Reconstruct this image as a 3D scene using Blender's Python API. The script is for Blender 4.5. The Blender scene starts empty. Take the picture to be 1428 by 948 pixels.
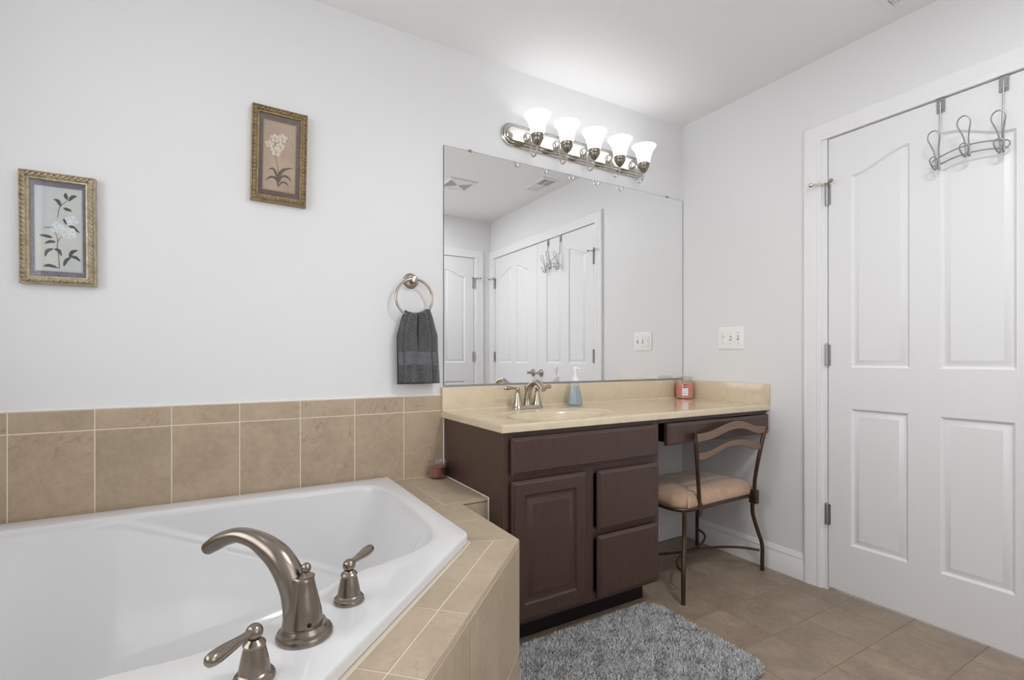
import bpy, bmesh, math, random
from mathutils import Vector, Matrix
from mathutils.geometry import tessellate_polygon
random.seed(7)
C = bpy.context.scene
COL = C.collection
PI = math.pi

# ------------------------------------------------------------------ camera, world, light, exposure
cam_d = bpy.data.cameras.new('camera')
cam_d.sensor_width = 36.0
cam_d.lens = 694.8 / 1428 * 36
cam_d.shift_y = 25.4 / 1428
cam_d.clip_start = 0.02
cam = bpy.data.objects.new('camera', cam_d)
COL.objects.link(cam)
cam.location = (-2.389, -2.045, 1.051)
cam.rotation_euler = (PI / 2, 0, -0.5336)
C.camera = cam

C.view_settings.view_transform = 'Standard'
C.view_settings.look = 'None'
C.view_settings.gamma = 1
C.view_settings.use_curve_mapping = False
C.view_settings.exposure = -0.05
C.cycles.use_denoising = True
C.cycles.max_bounces = 12
C.cycles.diffuse_bounces = 8
C.cycles.glossy_bounces = 6
C.cycles.transmission_bounces = 10
C.cycles.transparent_max_bounces = 12
C.cycles.caustics_reflective = True
C.cycles.caustics_refractive = False
C.cycles.sample_clamp_indirect = 4.0

W_ = bpy.data.worlds.new('world')
C.world = W_
W_.use_nodes = True
W_.node_tree.nodes['Background'].inputs[0].default_value = (0.95, 0.97, 1.0, 1)
W_.node_tree.nodes['Background'].inputs[1].default_value = 1.5

WINDOW_POWER = 16.5      # daylight entering by the window over the tub
FILL_WINDOW_POWER = 6.5     # fill light from an added window behind the camera
CEILING_POWER = (0.3, 16.0)   # ceiling lamps: recessed over the tub, added fill over the floor
VANITY_POWER = 0.24       # each bulb of the vanity bar


def light(name, kind, loc, power, rot=(0, 0, 0), size=None, size_y=None, radius=None, color=(1, 1, 1), spread=None):
    d = bpy.data.lights.new(name, kind)
    d.energy = power
    d.color = color
    if kind == 'AREA':
        d.shape = 'RECTANGLE' if size_y else 'DISK'
        d.size = size
        if size_y:
            d.size_y = size_y
        if spread:
            d.spread = spread
    elif radius:
        d.shadow_soft_size = radius
    o = bpy.data.objects.new(name, d)
    COL.objects.link(o)
    o.location = loc
    o.rotation_euler = rot
    return o


WIN_Y0, WIN_Y1, WIN_Z0, WIN_Z1 = -2.05, -0.45, 1.0, 2.15
light('window_daylight', 'AREA', (-3.42, (WIN_Y0 + WIN_Y1) / 2, (WIN_Z0 + WIN_Z1) / 2), WINDOW_POWER,
      rot=(0, -PI / 2, 0), size=WIN_Z1 - WIN_Z0 - .08, size_y=WIN_Y1 - WIN_Y0 - .08, color=(0.99, 0.995, 1.0))
WX0, WX1, WZ0, WZ1 = -1.95, -1.08, .7, 2.15
light('window_daylight', 'AREA', ((WX0 + WX1) / 2, -2.57, (WZ0 + WZ1) / 2), FILL_WINDOW_POWER,
      rot=(PI / 2, 0, 0), size=WX1 - WX0 - .08, size_y=WZ1 - WZ0 - .08, color=(0.99, 0.995, 1.0))  # fill light placed outside the added window

# ------------------------------------------------------------------ materials


def lin(r, g, b):
    f = lambda c: (c / 255 / 12.92) if c / 255 <= .04045 else ((c / 255 + .055) / 1.055) ** 2.4
    return (f(r), f(g), f(b), 1)


class Mat:
    def __init__(s, name, col=(.8, .8, .8, 1), rough=.5, metal=0, spec=.5, coat=0, emis=None, trans=0, ior=1.45, sheen=0):
        s.m = bpy.data.materials.new(name)
        s.m.use_nodes = True
        s.t = s.m.node_tree
        s.n = s.t.nodes
        s.b = s.n['Principled BSDF']
        s.out = s.n['Material Output']
        i = s.b.inputs
        i['Base Color'].default_value = col
        i['Roughness'].default_value = rough
        i['Metallic'].default_value = metal
        i['Specular IOR Level'].default_value = spec
        i['Coat Weight'].default_value = coat
        i['Transmission Weight'].default_value = trans
        i['IOR'].default_value = ior
        i['Sheen Weight'].default_value = sheen
        if emis:
            i['Emission Color'].default_value = emis[0]
            i['Emission Strength'].default_value = emis[1]
        s._c = None

    def node(s, k, **kw):
        x = s.n.new(k)
        for a, v in kw.items():
            setattr(x, a, v)
        return x

    def link(s, a, b):
        s.t.links.new(a, b)

    def coord(s, scale=(1, 1, 1), island=False, world=True):
        if world:
            src = s.node('ShaderNodeNewGeometry').outputs['Position']
        else:
            src = s.node('ShaderNodeTexCoord').outputs['Object']
        mp = s.node('ShaderNodeMapping')
        mp.inputs['Scale'].default_value = scale
        s.link(src, mp.inputs['Vector'])
        if island:
            g = s.node('ShaderNodeNewGeometry')
            mu = s.node('ShaderNodeMath', operation='MULTIPLY')
            mu.inputs[1].default_value = 37.0
            s.link(g.outputs['Random Per Island'], mu.inputs[0])
            cx = s.node('ShaderNodeCombineXYZ')
            for k in range(3):
                s.link(mu.outputs[0], cx.inputs[k])
            s.link(cx.outputs[0], mp.inputs['Location'])
        return mp.outputs[0]

    def noise(s, vec, scale, detail=4, rough=.55, dist=0):
        x = s.node('ShaderNodeTexNoise')
        x.inputs['Scale'].default_value = scale
        x.inputs['Detail'].default_value = detail
        x.inputs['Roughness'].default_value = rough
        x.inputs['Distortion'].default_value = dist
        s.link(vec, x.inputs['Vector'])
        return x.outputs['Fac']

    def ramp(s, fac, stops):
        r = s.node('ShaderNodeValToRGB')
        e = r.color_ramp.elements
        while len(e) < len(stops):
            e.new(.5)
        for k, (p, c) in enumerate(stops):
            e[k].position = p
            e[k].color = c
        s.link(fac, r.inputs[0])
        return r.outputs[0]

    def mix(s, fac, a, b, blend='MIX'):
        m = s.node('ShaderNodeMix', data_type='RGBA', blend_type=blend)
        for v, i in ((fac, 0), (a, 6), (b, 7)):
            if hasattr(v, 'is_output'):
                s.link(v, m.inputs[i])
            else:
                m.inputs[i].default_value = v
        return m.outputs[2]

    def color(s, sock):
        s.link(sock, s.b.inputs['Base Color'])

    def bump(s, fac, strength=.2, dist=.002):
        b = s.node('ShaderNodeBump')
        b.inputs['Strength'].default_value = strength
        b.inputs['Distance'].default_value = dist
        s.link(fac, b.inputs['Height'])
        s.link(b.outputs[0], s.b.inputs['Normal'])


def paint(name, col, rough, bump=.08, sc=220):
    m = Mat(name, col, rough)
    m.bump(m.noise(m.coord(), sc, 3), bump, .001)
    return m.m


def stone(name, c0, c1, c2, vein, rough=.42, gscale=1.0):
    m = Mat(name, c1, rough)
    v = m.coord((gscale,) * 3, island=True)
    n1 = m.noise(v, 5, 8, .62, .6)
    base = m.ramp(n1, [(.3, c0), (.5, c1), (.72, c2)])
    n2 = m.noise(v, 3.2, 5, .6, 1.6)
    band = m.ramp(n2, [(.488, (0, 0, 0, 1)), (.5, (1, 1, 1, 1)), (.512, (0, 0, 0, 1))])
    n3 = m.noise(v, 2.2, 2)
    sel = m.ramp(n3, [(.45, (0, 0, 0, 1)), (.62, (.75, .75, .75, 1))])
    fac = m.mix(1.0, band, sel, 'MULTIPLY')
    col = m.mix(fac, base, vein)
    fine = m.noise(v, 48, 6, .8)
    col = m.mix(.42, col, m.ramp(fine, [(.3, c0), (.7, c2)]))
    g = m.node('ShaderNodeNewGeometry')
    tone = m.ramp(g.outputs['Random Per Island'], [(0, (.93, .93, .93, 1)), (1, (1.0, .99, .98, 1))])
    m.color(m.mix(1.0, col, tone, 'MULTIPLY'))
    hs = m.node('ShaderNodeMath', operation='MULTIPLY_ADD')
    m.link(n1, hs.inputs[0])
    hs.inputs[1].default_value = 1.0
    m.link(fine, hs.inputs[2])
    m.bump(hs.outputs[0], .16, .002)
    return m.m


def metal(name, col, rough, brush=0, scale=(1, 1, 60)):
    m = Mat(name, col, rough, 1)
    if brush:
        v = m.coord(scale, world=False)
        m.bump(m.noise(v, 60, 2), brush, .0004)
    return m.m


def wood(name, dark, mid, rough=.34, scale=(46, 46, 2.2)):
    m = Mat(name, mid, rough, spec=.5, coat=.25)
    m.b.inputs['Coat Roughness'].default_value = .22
    v = m.coord(scale)
    n = m.noise(v, 5, 6, .6, .4)
    m.color(m.ramp(n, [(.3, dark), (.7, mid)]))
    m.bump(n, .05, .001)
    return m.m


M = {}
M['wall'] = paint('wall_paint', lin(228, 228, 229), .42)
M['ceiling'] = paint('ceiling_paint', lin(238, 238, 238), .75)
M['trim'] = paint('trim_paint', lin(234, 234, 235), .32, .03)
M['door'] = paint('door_paint', lin(230, 230, 232), .36, .05, 400)
M['tile'] = stone('beige_stone_tile', lin(162, 144, 122), lin(182, 163, 139), lin(198, 180, 156), lin(138, 118, 96))
M['decktile'] = stone('deck_stone_tile', lin(166, 149, 127), lin(182, 165, 142), lin(198, 182, 160), lin(150, 131, 109))
M['grout'] = paint('grout', lin(224, 212, 194), .8)
M['caulk'] = paint('white_caulk', lin(236, 234, 230), .5)
M['floor'] = stone('floor_stone_tile', lin(124, 108, 92), lin(150, 133, 115), lin(178, 161, 142), lin(112, 96, 82), .42)
M['floorgrout'] = paint('floor_grout', lin(128, 112, 95), .7)
M['wood'] = wood('espresso_wood', lin(64, 46, 41), lin(79, 58, 52))
M['woodblack'] = paint('dark_wood_gap_shade', lin(24, 16, 14), .6)  # near-black; paints shade behind the overlay fronts, also colours other dark parts
M['acrylic'] = Mat('white_acrylic', lin(218, 218, 219), .1, spec=.5).m
M['nickel'] = metal('brushed_nickel', lin(146, 136, 126), .25, .12)
M['satin'] = metal('satin_nickel', lin(180, 170, 158), .22, .03)
M['chrome'] = metal('polished_nickel', lin(205, 202, 196), .12)
M['steel'] = metal('dull_steel_wire', lin(166, 166, 168), .46)
M['bronze'] = Mat('bronze_metal', lin(84, 66, 57), .34, .65).m
M['bronzelit'] = Mat('lit_rail_bronze', lin(138, 116, 102), .4, .5).m  # the leg bronze lightened, painting in the light that falls on the rails
M['mirror'] = metal('mirror_silver', (.93, .935, .935, 1), .0)
M['mirroredge'] = Mat('mirror_edge', lin(66, 70, 72), .3).m
M['plastic'] = Mat('white_plastic', lin(240, 240, 238), .3).m
M['slot'] = Mat('dark_slot', lin(176, 176, 178), .6).m
M['ventdark'] = Mat('vent_recess', lin(176, 177, 180), .7).m
M['white'] = Mat('white_enamel', lin(232, 232, 232), .4).m

m = Mat('cultured_marble', lin(214, 198, 170), .16, coat=.3)
v = m.coord((1, 1, 1))
m.color(m.ramp(m.noise(v, 9, 5, .6, 2.5), [(.3, lin(208, 192, 164)), (.7, lin(219, 204, 179))]))
M['marble'] = m.m

m = Mat('grey_terry', lin(92, 92, 95), .95, sheen=.4, spec=.1)
v = m.coord((1, 1, 1), world=False)
n = m.noise(v, 210, 3, .75)
m.color(m.ramp(n, [(.32, lin(50, 50, 52)), (.68, lin(118, 118, 121))]))
m.bump(n, 1.0, .010)
M['terry'] = m.m
m = Mat('grey_towel_band', lin(108, 108, 113), .8, spec=.15)
w = m.node('ShaderNodeTexWave', bands_direction='Z')
w.inputs['Scale'].default_value = 38
m.link(m.coord((1, 1, 1), world=False), w.inputs['Vector'])
m.bump(w.outputs['Fac'], .5, .003)
M['band'] = m.m

m = Mat('tan_suede', lin(190, 156, 130), .75, sheen=.4, spec=.2)
n = m.noise(m.coord((1, 1, 1)), 14, 6, .7)
m.color(m.ramp(n, [(.3, lin(174, 140, 114)), (.7, lin(202, 170, 144))]))
m.bump(m.noise(m.coord(), 500, 2), .2, .001)
M['suede'] = m.m

m = Mat('mat_fibre', lin(150, 152, 155), .9, sheen=.3, spec=.1)
g = m.node('ShaderNodeNewGeometry')
c1 = m.ramp(g.outputs['Random Per Island'], [(0, lin(150, 151, 152)), (.5, lin(200, 200, 201)), (1, lin(228, 228, 228))])
big = m.noise(m.coord(), 9, 3)
m.color(m.mix(1.0, c1, m.ramp(big, [(.35, (.93, .94, .95, 1)), (.7, (1, .99, .98, 1))]), 'MULTIPLY'))
M['pile'] = m.m
M['backing'] = Mat('mat_backing', lin(120, 120, 122), .9).m

m = Mat('antique_gold', lin(150, 130, 98), .42, .55)
n = m.noise(m.coord((1, 1, 1), world=False), 60, 4, .7)
m.color(m.ramp(n, [(.3, lin(128, 108, 78)), (.7, lin(176, 156, 120))]))
M['gold'] = m.m
m = Mat('silver_gold', lin(176, 162, 136), .38, .55)
n = m.noise(m.coord((1, 1, 1), world=False), 60, 4, .7)
m.color(m.ramp(n, [(.3, lin(156, 140, 112)), (.7, lin(206, 194, 170))]))
M['silvergold'] = m.m


def paper(name, a, b, sc=9, stretch=(1, 1, 1)):
    m = Mat(name, a, .6, spec=.3)
    n = m.noise(m.coord(stretch, world=False), sc, 5, .6, .5)
    m.color(m.ramp(n, [(.35, a), (.68, b)]))
    return m.m


M['mat_violet'] = paper('violet_mat_board', lin(112, 106, 118), lin(142, 136, 148), 40, (1, 1, 4))
M['mat_brown'] = paper('brown_mat_board', lin(92, 74, 66), lin(114, 94, 84), 40, (1, 1, 4))
M['paper_blue'] = paper('pale_blue_paper', lin(206, 215, 218), lin(226, 224, 214))
M['paper_tan'] = paper('tan_paper', lin(184, 154, 134), lin(202, 182, 158), 7)
M['paper_line'] = Mat('pale_border', lin(196, 208, 208), .6).m
M['paper_line2'] = Mat('tan_border', lin(158, 140, 118), .6).m
M['leaf_dark'] = paper('leaf_ink', lin(70, 76, 72), lin(96, 102, 96), 60)
M['leaf_brown'] = paper('leaf_sepia', lin(84, 70, 56), lin(108, 92, 74), 60)
M['petal_white'] = paper('petal_white', lin(226, 232, 234), lin(246, 248, 248), 70)
M['petal_shade'] = Mat('petal_shade', lin(138, 152, 162), .6).m
M['petal_cream'] = paper('petal_cream', lin(216, 204, 186), lin(240, 232, 218), 70)
M['petal_core'] = Mat('petal_core', lin(168, 142, 116), .6).m

M['soap'] = Mat('blue_soap', lin(198, 214, 222), .1, trans=.4, ior=1.34).m
M['red_wax'] = Mat('red_wax', lin(218, 124, 108), .25, coat=.6).m
M['dark_wax'] = Mat('dark_red_wax', lin(140, 66, 52), .35, spec=.4).m
M['label'] = Mat('label_paper', lin(222, 224, 232), .5).m
M['label_ink'] = Mat('label_ink', lin(92, 60, 66), .5).m


def clear_glass(name, tint=(1, 1, 1, 1), gl=.12):
    m = bpy.data.materials.new(name)
    m.use_nodes = True
    t = m.node_tree
    for x in list(t.nodes):
        t.nodes.remove(x)
    o = t.nodes.new('ShaderNodeOutputMaterial')
    mx = t.nodes.new('ShaderNodeMixShader')
    tr = t.nodes.new('ShaderNodeBsdfTransparent')
    g = t.nodes.new('ShaderNodeBsdfGlossy')
    fr = t.nodes.new('ShaderNodeMath')
    fr.operation = 'MULTIPLY_ADD'
    lw = t.nodes.new('ShaderNodeLayerWeight')
    lw.inputs[0].default_value = .25
    t.links.new(lw.outputs['Facing'], fr.inputs[0])
    fr.inputs[1].default_value = .7
    fr.inputs[2].default_value = .05
    g.inputs['Roughness'].default_value = .03
    tr.inputs[0].default_value = tint
    t.links.new(fr.outputs[0], mx.inputs[0])
    t.links.new(tr.outputs[0], mx.inputs[1])
    t.links.new(g.outputs[0], mx.inputs[2])
    t.links.new(mx.outputs[0], o.inputs[0])
    return m


M['glass'] = clear_glass('clear_glass')
M['clearplastic'] = clear_glass('clear_plastic', (.9, .93, .95, 1))
m = Mat('translucent_pump', lin(238, 240, 242), .3)
M['pump'] = m.m

# frosted glass shade lit by the bulb inside
m = Mat('frosted_shade', lin(244, 246, 250), .35, emis=((1, .99, .97, 1), .6))
tl = m.node('ShaderNodeBsdfTranslucent')
tl.inputs[0].default_value = (.95, .96, .98, 1)
mx = m.node('ShaderNodeMixShader')
mx.inputs[0].default_value = .6
m.link(m.b.outputs[0], mx.inputs[1])
m.link(tl.outputs[0], mx.inputs[2])
m.link(mx.outputs[0], m.out.inputs[0])
M['shade'] = m.m
M['bulb'] = Mat('lit_bulb', (1, 1, 1, 1), .5, emis=((1, .98, .95, 1), 4.0)).m
M['lampface'] = Mat('lit_lamp_face', (1, 1, 1, 1), .5, emis=((1, .99, .97, 1), 4.0)).m

# ------------------------------------------------------------------ mesh helpers


class MB:
    def __init__(s):
        s.v, s.f, s.m = [], [], []

    def add(s, verts, faces, mat=0):
        o = len(s.v)
        s.v += [tuple(p) for p in verts]
        s.f += [tuple(i + o for i in f) for f in faces]
        s.m += [mat] * len(faces)
        return s

    def bm(s, b, mat=0):
        b.verts.index_update()
        s.add([v.co[:] for v in b.verts], [[v.index for v in f.verts] for f in b.faces], mat)
        b.free()
        return s

    def box(s, x0, x1, y0, y1, z0, z1, bev=0, mat=0, seg=1):
        b = bmesh.new()
        bmesh.ops.create_cube(b, size=1)
        for v in b.verts:
            v.co = (((x0 + x1) / 2 + v.co.x * (x1 - x0)), ((y0 + y1) / 2 + v.co.y * (y1 - y0)), ((z0 + z1) / 2 + v.co.z * (z1 - z0)))
        if bev:
            bmesh.ops.bevel(b, geom=list(b.edges), offset=bev, segments=seg, affect='EDGES', profile=.6)
        return s.bm(b, mat)

    def loft(s, rings, closed=True, cap0=False, cap1=False, mat=0):
        n = len(rings[0])
        vs = [p for r in rings for p in r]
        fs = []
        for i in range(len(rings) - 1):
            for j in range(n if closed else n - 1):
                k = (j + 1) % n
                fs.append((i * n + j, i * n + k, (i + 1) * n + k, (i + 1) * n + j))
        if cap0:
            fs.append(tuple(range(n - 1, -1, -1)))
        if cap1:
            fs.append(tuple((len(rings) - 1) * n + j for j in range(n)))
        return s.add(vs, fs, mat)

    def lathe(s, prof, c=(0, 0, 0), axis=(0, 0, 1), n=32, mat=0, sx=1, sy=1, cap0=True, cap1=True):
        q = Vector((0, 0, 1)).rotation_difference(Vector(axis))
        rings = []
        for r, z in prof:
            rings.append([Vector(c) + q @ Vector((max(r, 1e-5) * math.cos(2 * PI * k / n) * sx, max(r, 1e-5) * math.sin(2 * PI * k / n) * sy, z)) for k in range(n)])
        return s.loft(rings, True, cap0, cap1, mat)

    def tube(s, pts, r, n=10, closed=False, mat=0, flat=None, up=None):
        pts = [Vector(p) for p in pts]
        m = len(pts)
        rr = r if isinstance(r, (list, tuple)) else [r] * m
        rings = []
        prev = None
        for i, p in enumerate(pts):
            if closed:
                d = pts[(i + 1) % m] - pts[i - 1]
            else:
                d = pts[min(i + 1, m - 1)] - pts[max(i - 1, 0)]
            d.normalize()
            if up is not None:
                a = Vector(up) - d * d.dot(Vector(up))
                if a.length < 1e-4:
                    a = d.orthogonal()
            elif prev is None:
                a = d.orthogonal()
            else:
                a = prev - d * prev.dot(d)
                if a.length < 1e-6:
                    a = d.orthogonal()
            a.normalize()
            prev = a
            b = d.cross(a)
            f = flat if flat else 1
            rings.append([p + a * (rr[i] * math.cos(2 * PI * k / n)) + b * (rr[i] * f * math.sin(2 * PI * k / n)) for k in range(n)])
        if closed:
            rings.append(rings[0])
            return s.loft(rings, True, False, False, mat)
        return s.loft(rings, True, True, True, mat)

    def poly(s, pts, mat=0):
        return s.add(pts, [tuple(range(len(pts)))], mat)

    def prism(s, pts, d, mat=0, bev=0):
        """polygon extruded along vector d"""
        d = Vector(d)
        n = len(pts)
        a = [Vector(p) for p in pts]
        b = [p + d for p in a]
        tri = [tuple(t) for t in tessellate_polygon([a])]
        fs = [t for t in tri] + [tuple(i + n for i in reversed(t)) for t in tri]
        for i in range(n):
            k = (i + 1) % n
            fs.append((i, k, k + n, i + n))
        return s.add(a + b, fs, mat)

    def sphere(s, c, r, mat=0, n=16, sx=1, sy=1, sz=1):
        b = bmesh.new()
        bmesh.ops.create_uvsphere(b, u_segments=n, v_segments=max(6, n // 2), radius=r)
        for v in b.verts:
            v.co = Vector((v.co.x * sx, v.co.y * sy, v.co.z * sz)) + Vector(c)
        return s.bm(b, mat)

    def xf(s, mtx):
        s.v = [tuple(mtx @ Vector(p)) for p in s.v]
        return s

    def build(s, name, mats, parent=None, angle=35, flat=False, keep=False):
        off = Vector((0, 0, 0))
        o = parent
        if parent is not None and not keep:
            off = Vector(ORIGIN.get(parent.name, (0, 0, 0)))
        me = bpy.data.meshes.new(name)
        me.from_pydata([(p[0] - off.x, p[1] - off.y, p[2] - off.z) for p in s.v], [], s.f)
        mats = mats if isinstance(mats, (list, tuple)) else [mats]
        for x in mats:
            me.materials.append(M[x] if isinstance(x, str) else x)
        for p, k in zip(me.polygons, s.m):
            p.material_index = k
        b = bmesh.new()
        b.from_mesh(me)
        if len(b.verts) < 60000:
            bmesh.ops.recalc_face_normals(b, faces=b.faces)
        b.to_mesh(me)
        b.free()
        if not flat:
            for p in me.polygons:
                p.use_smooth = True
            me.set_sharp_from_angle(angle=math.radians(angle))
        ob = bpy.data.objects.new(name, me)
        COL.objects.link(ob)
        if parent is not None:
            ob.parent = parent
            ORIGIN[ob.name] = tuple(off)
        return ob


ORIGIN = {}


def thing(name, label, cat, loc=(0, 0, 0), rot=(0, 0, 0), group=None):
    o = bpy.data.objects.new(name, None)
    o.empty_display_size = .05
    COL.objects.link(o)
    o.location = loc
    o.rotation_euler = rot
    o['label'] = label
    o['category'] = cat
    if group:
        o['group'] = group
    ORIGIN[o.name] = tuple(loc)
    return o


def tag(o, label, cat, group=None):
    o['label'] = label
    o['category'] = cat
    if group:
        o['group'] = group
    return o


def structure(o, label=None, cat=None):
    o['kind'] = 'structure'
    if label:
        o['label'] = label
    if cat:
        o['category'] = cat
    return o


def spline(pts, k=8, closed=False):
    P = [Vector(p) for p in pts]
    n = len(P)
    out = []
    for i in range(n if closed else n - 1):
        if closed:
            a, b, c, d = P[i - 1], P[i], P[(i + 1) % n], P[(i + 2) % n]
        else:
            a, b, c, d = P[max(i - 1, 0)], P[i], P[i + 1], P[min(i + 2, n - 1)]
        for j in range(k):
            t = j / k
            out.append(.5 * ((2 * b) + (c - a) * t + (2 * a - 5 * b + 4 * c - d) * t * t + (3 * b - 3 * c + d - a) * t ** 3))
    if not closed:
        out.append(P[-1])
    return out


def lerp(a, b, t):
    return a + (b - a) * t


def interp(x, xs, ys):
    for i in range(len(xs) - 1):
        if x <= xs[i + 1]:
            return lerp(ys[i], ys[i + 1], max(0, (x - xs[i]) / (xs[i + 1] - xs[i])))
    return ys[-1]


def sstep(a, b, x):
    t = max(0, min(1, (x - a) / (b - a)))
    return t * t * (3 - 2 * t)


def inset(poly, d):
    """inward offset of a CCW polygon of 2-D points, mitred"""
    if callable(poly):
        return poly(d)
    n = len(poly)
    out = []
    for i in range(n):
        p0, p1, p2 = Vector(poly[i - 1]), Vector(poly[i]), Vector(poly[(i + 1) % n])
        e1 = (p1 - p0).normalized()
        e2 = (p2 - p1).normalized()
        n1 = Vector((-e1.y, e1.x))
        n2 = Vector((-e2.y, e2.x))
        k = (n1 + n2) / max(.2, 1 + n1.dot(n2))
        out.append((p1.x + k.x * d, p1.y + k.y * d))
    return out


def tile(mb, poly, fn, h=.006, gap=.003, ch=.0012, mat=0):
    """one tile: poly (CCW, 2-D) inset by the joint, raised by h with a chamfered edge; fn maps (a, b, height) to space"""
    p0 = inset(poly, gap / 2)
    p1 = inset(poly, gap / 2 + ch)
    n = len(p0)
    v = [fn(a, b, 0) for a, b in p0] + [fn(a, b, h - ch) for a, b in p0] + [fn(a, b, h) for a, b in p1]
    f = []
    for r in range(2):
        for i in range(n):
            k = (i + 1) % n
            f.append((r * n + i, r * n + k, (r + 1) * n + k, (r + 1) * n + i))
    f.append(tuple(2 * n + i for i in range(n)))
    mb.add(v, f, mat)


def rect(a0, a1, b0, b1):
    return [(a0, b0), (a1, b0), (a1, b1), (a0, b1)]


def slab(mb, outer, T, panels, fn, edge=((0, 0),), mat=0):
    """a panelled slab. outer: CCW polygon; edge: (inset, depth) rings of the front edge, the last one is the face; panels: list of (CCW polygon, rings of
    (inset, depth)); fn(u, v, w): w = 0 the face, negative into the slab"""
    n = len(outer)
    rings = [[fn(u, v, -T) for u, v in outer]]
    for d, w in edge:
        rings.append([fn(u, v, w) for u, v in inset(outer, d)])
    mb.loft(rings, True, True, False, mat)
    face = inset(outer, edge[-1][0])
    w0 = edge[-1][1]
    polys = [face] + [inset(p, 0) for p, _ in panels]
    flat = [p for q in polys for p in q]
    tri = tessellate_polygon([[Vector((u, v, 0)) for u, v in q] for q in polys])
    mb.add([fn(u, v, w0) for u, v in flat], [tuple(t) for t in tri], mat)
    for p, rs in panels:
        rg = [[fn(u, v, w0) for u, v in inset(p, 0)]]
        last = p
        for d, w in rs:
            last = inset(p, d)
            rg.append([fn(u, v, w0 + w) for u, v in last])
        mb.loft(rg, True, False, False, mat)
        tr = tessellate_polygon([[Vector((u, v, 0)) for u, v in last]])
        mb.add([fn(u, v, w0 + rs[-1][1]) for u, v in last], [tuple(t) for t in tr], mat)
    return mb


# ------------------------------------------------------------------ room shell
XL, YF, H = -3.28, -2.43, 2.43
D1A, D1B = -0.818, -2.351          # double-door opening in the right wall
DZ = 2.053
D3A, D3B = -0.185, -0.965          # single-door opening in the front wall

fb = MB()
T0 = .2225
x = -.3525 - T0 * 14
while x < .11:
    y = -.475 - T0 * 10
    while y < .01:
        x0, x1, y0, y1 = max(x, XL), min(x + T0, .1), max(y, YF - .1), min(y + T0, 0)
        if x1 - x0 > .01 and y1 - y0 > .01:
            tile(fb, rect(x0, x1, y0, y1), lambda a, b, h: (a, b, -.001 + h), .001, .0028, .0009, 0)
        y += T0
    x += T0
fb.box(XL - .1, .1, YF - .1, .1, -.1, -.0008, 0, 1)
structure(fb.build('floor', ['floor', 'floorgrout']), 'brown stone-look tiled floor')

structure(MB().box(XL - .1, .1, YF - .1, .1, H, H + .1).build('ceiling', 'ceiling'))
structure(MB().box(XL - .1, .1, 0, .1, 0, H).build('wall_back', 'wall'))
wr = MB()
wr.box(0, .1, D1A, 0, 0, H)
wr.box(0, .1, YF, D1B, 0, H)
wr.box(0, .1, D1B, D1A, DZ, H)
structure(wr.build('wall_right', 'wall'))
wf = MB()
wf.box(D3A, .1, YF - .1, YF, 0, H)
wf.box(XL - .1, WX0, YF - .1, YF, 0, H)
wf.box(WX1, D3B, YF - .1, YF, 0, H)
wf.box(WX0, WX1, YF - .1, YF, 0, WZ0)
wf.box(WX0, WX1, YF - .1, YF, WZ1, H)
wf.box(D3B, D3A, YF - .1, YF, DZ, H)
structure(wf.build('wall_front', 'wall'))
wl = MB()
wl.box(XL - .1, XL, YF, WIN_Y0, 0, H)
wl.box(XL - .1, XL, WIN_Y1, 0, 0, H)
wl.box(XL - .1, XL, WIN_Y0, WIN_Y1, 0, WIN_Z0)
wl.box(XL - .1, XL, WIN_Y0, WIN_Y1, WIN_Z1, H)
structure(wl.build('wall_left', 'wall'))

# window over the tub
wn = thing('window_1', 'white double window in the wall over the bathtub', 'window', (XL, (WIN_Y0 + WIN_Y1) / 2, WIN_Z0))
structure(wn)
k = MB()
for (a, b, c, d) in ((WIN_Y0, WIN_Y1, WIN_Z0, WIN_Z0 + .04), (WIN_Y0, WIN_Y1, WIN_Z1 - .04, WIN_Z1), (WIN_Y0, WIN_Y0 + .04, WIN_Z0 + .04, WIN_Z1 - .04), (WIN_Y1 - .04, WIN_Y1, WIN_Z0 + .04, WIN_Z1 - .04),
                     ((WIN_Y0 + WIN_Y1) / 2 - .03, (WIN_Y0 + WIN_Y1) / 2 + .03, WIN_Z0 + .04, WIN_Z1 - .04)):
    k.box(XL - .09, XL - .02, a, b, c, d, .003)
k.build('window_frame', 'trim', wn)
k = MB()
k.box(XL - .06, XL - .055, WIN_Y0 + .04, (WIN_Y0 + WIN_Y1) / 2 - .03, WIN_Z0 + .04, WIN_Z1 - .04)
k.box(XL - .06, XL - .055, (WIN_Y0 + WIN_Y1) / 2 + .03, WIN_Y1 - .04, WIN_Z0 + .04, WIN_Z1 - .04)
k.build('window_pane', 'glass', wn)
k = MB()
for (a, b, c, d) in ((WIN_Y0 - .07, WIN_Y0, WIN_Z0, WIN_Z1 + .07), (WIN_Y1, WIN_Y1 + .07, WIN_Z0, WIN_Z1 + .07), (WIN_Y0, WIN_Y1, WIN_Z1, WIN_Z1 + .07), (WIN_Y0 - .09, WIN_Y1 + .09, WIN_Z0 - .03, WIN_Z0)):
    k.box(XL, XL + .018, a, b, c, d, .004)
k.build('window_casing', 'trim', wn)


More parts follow.
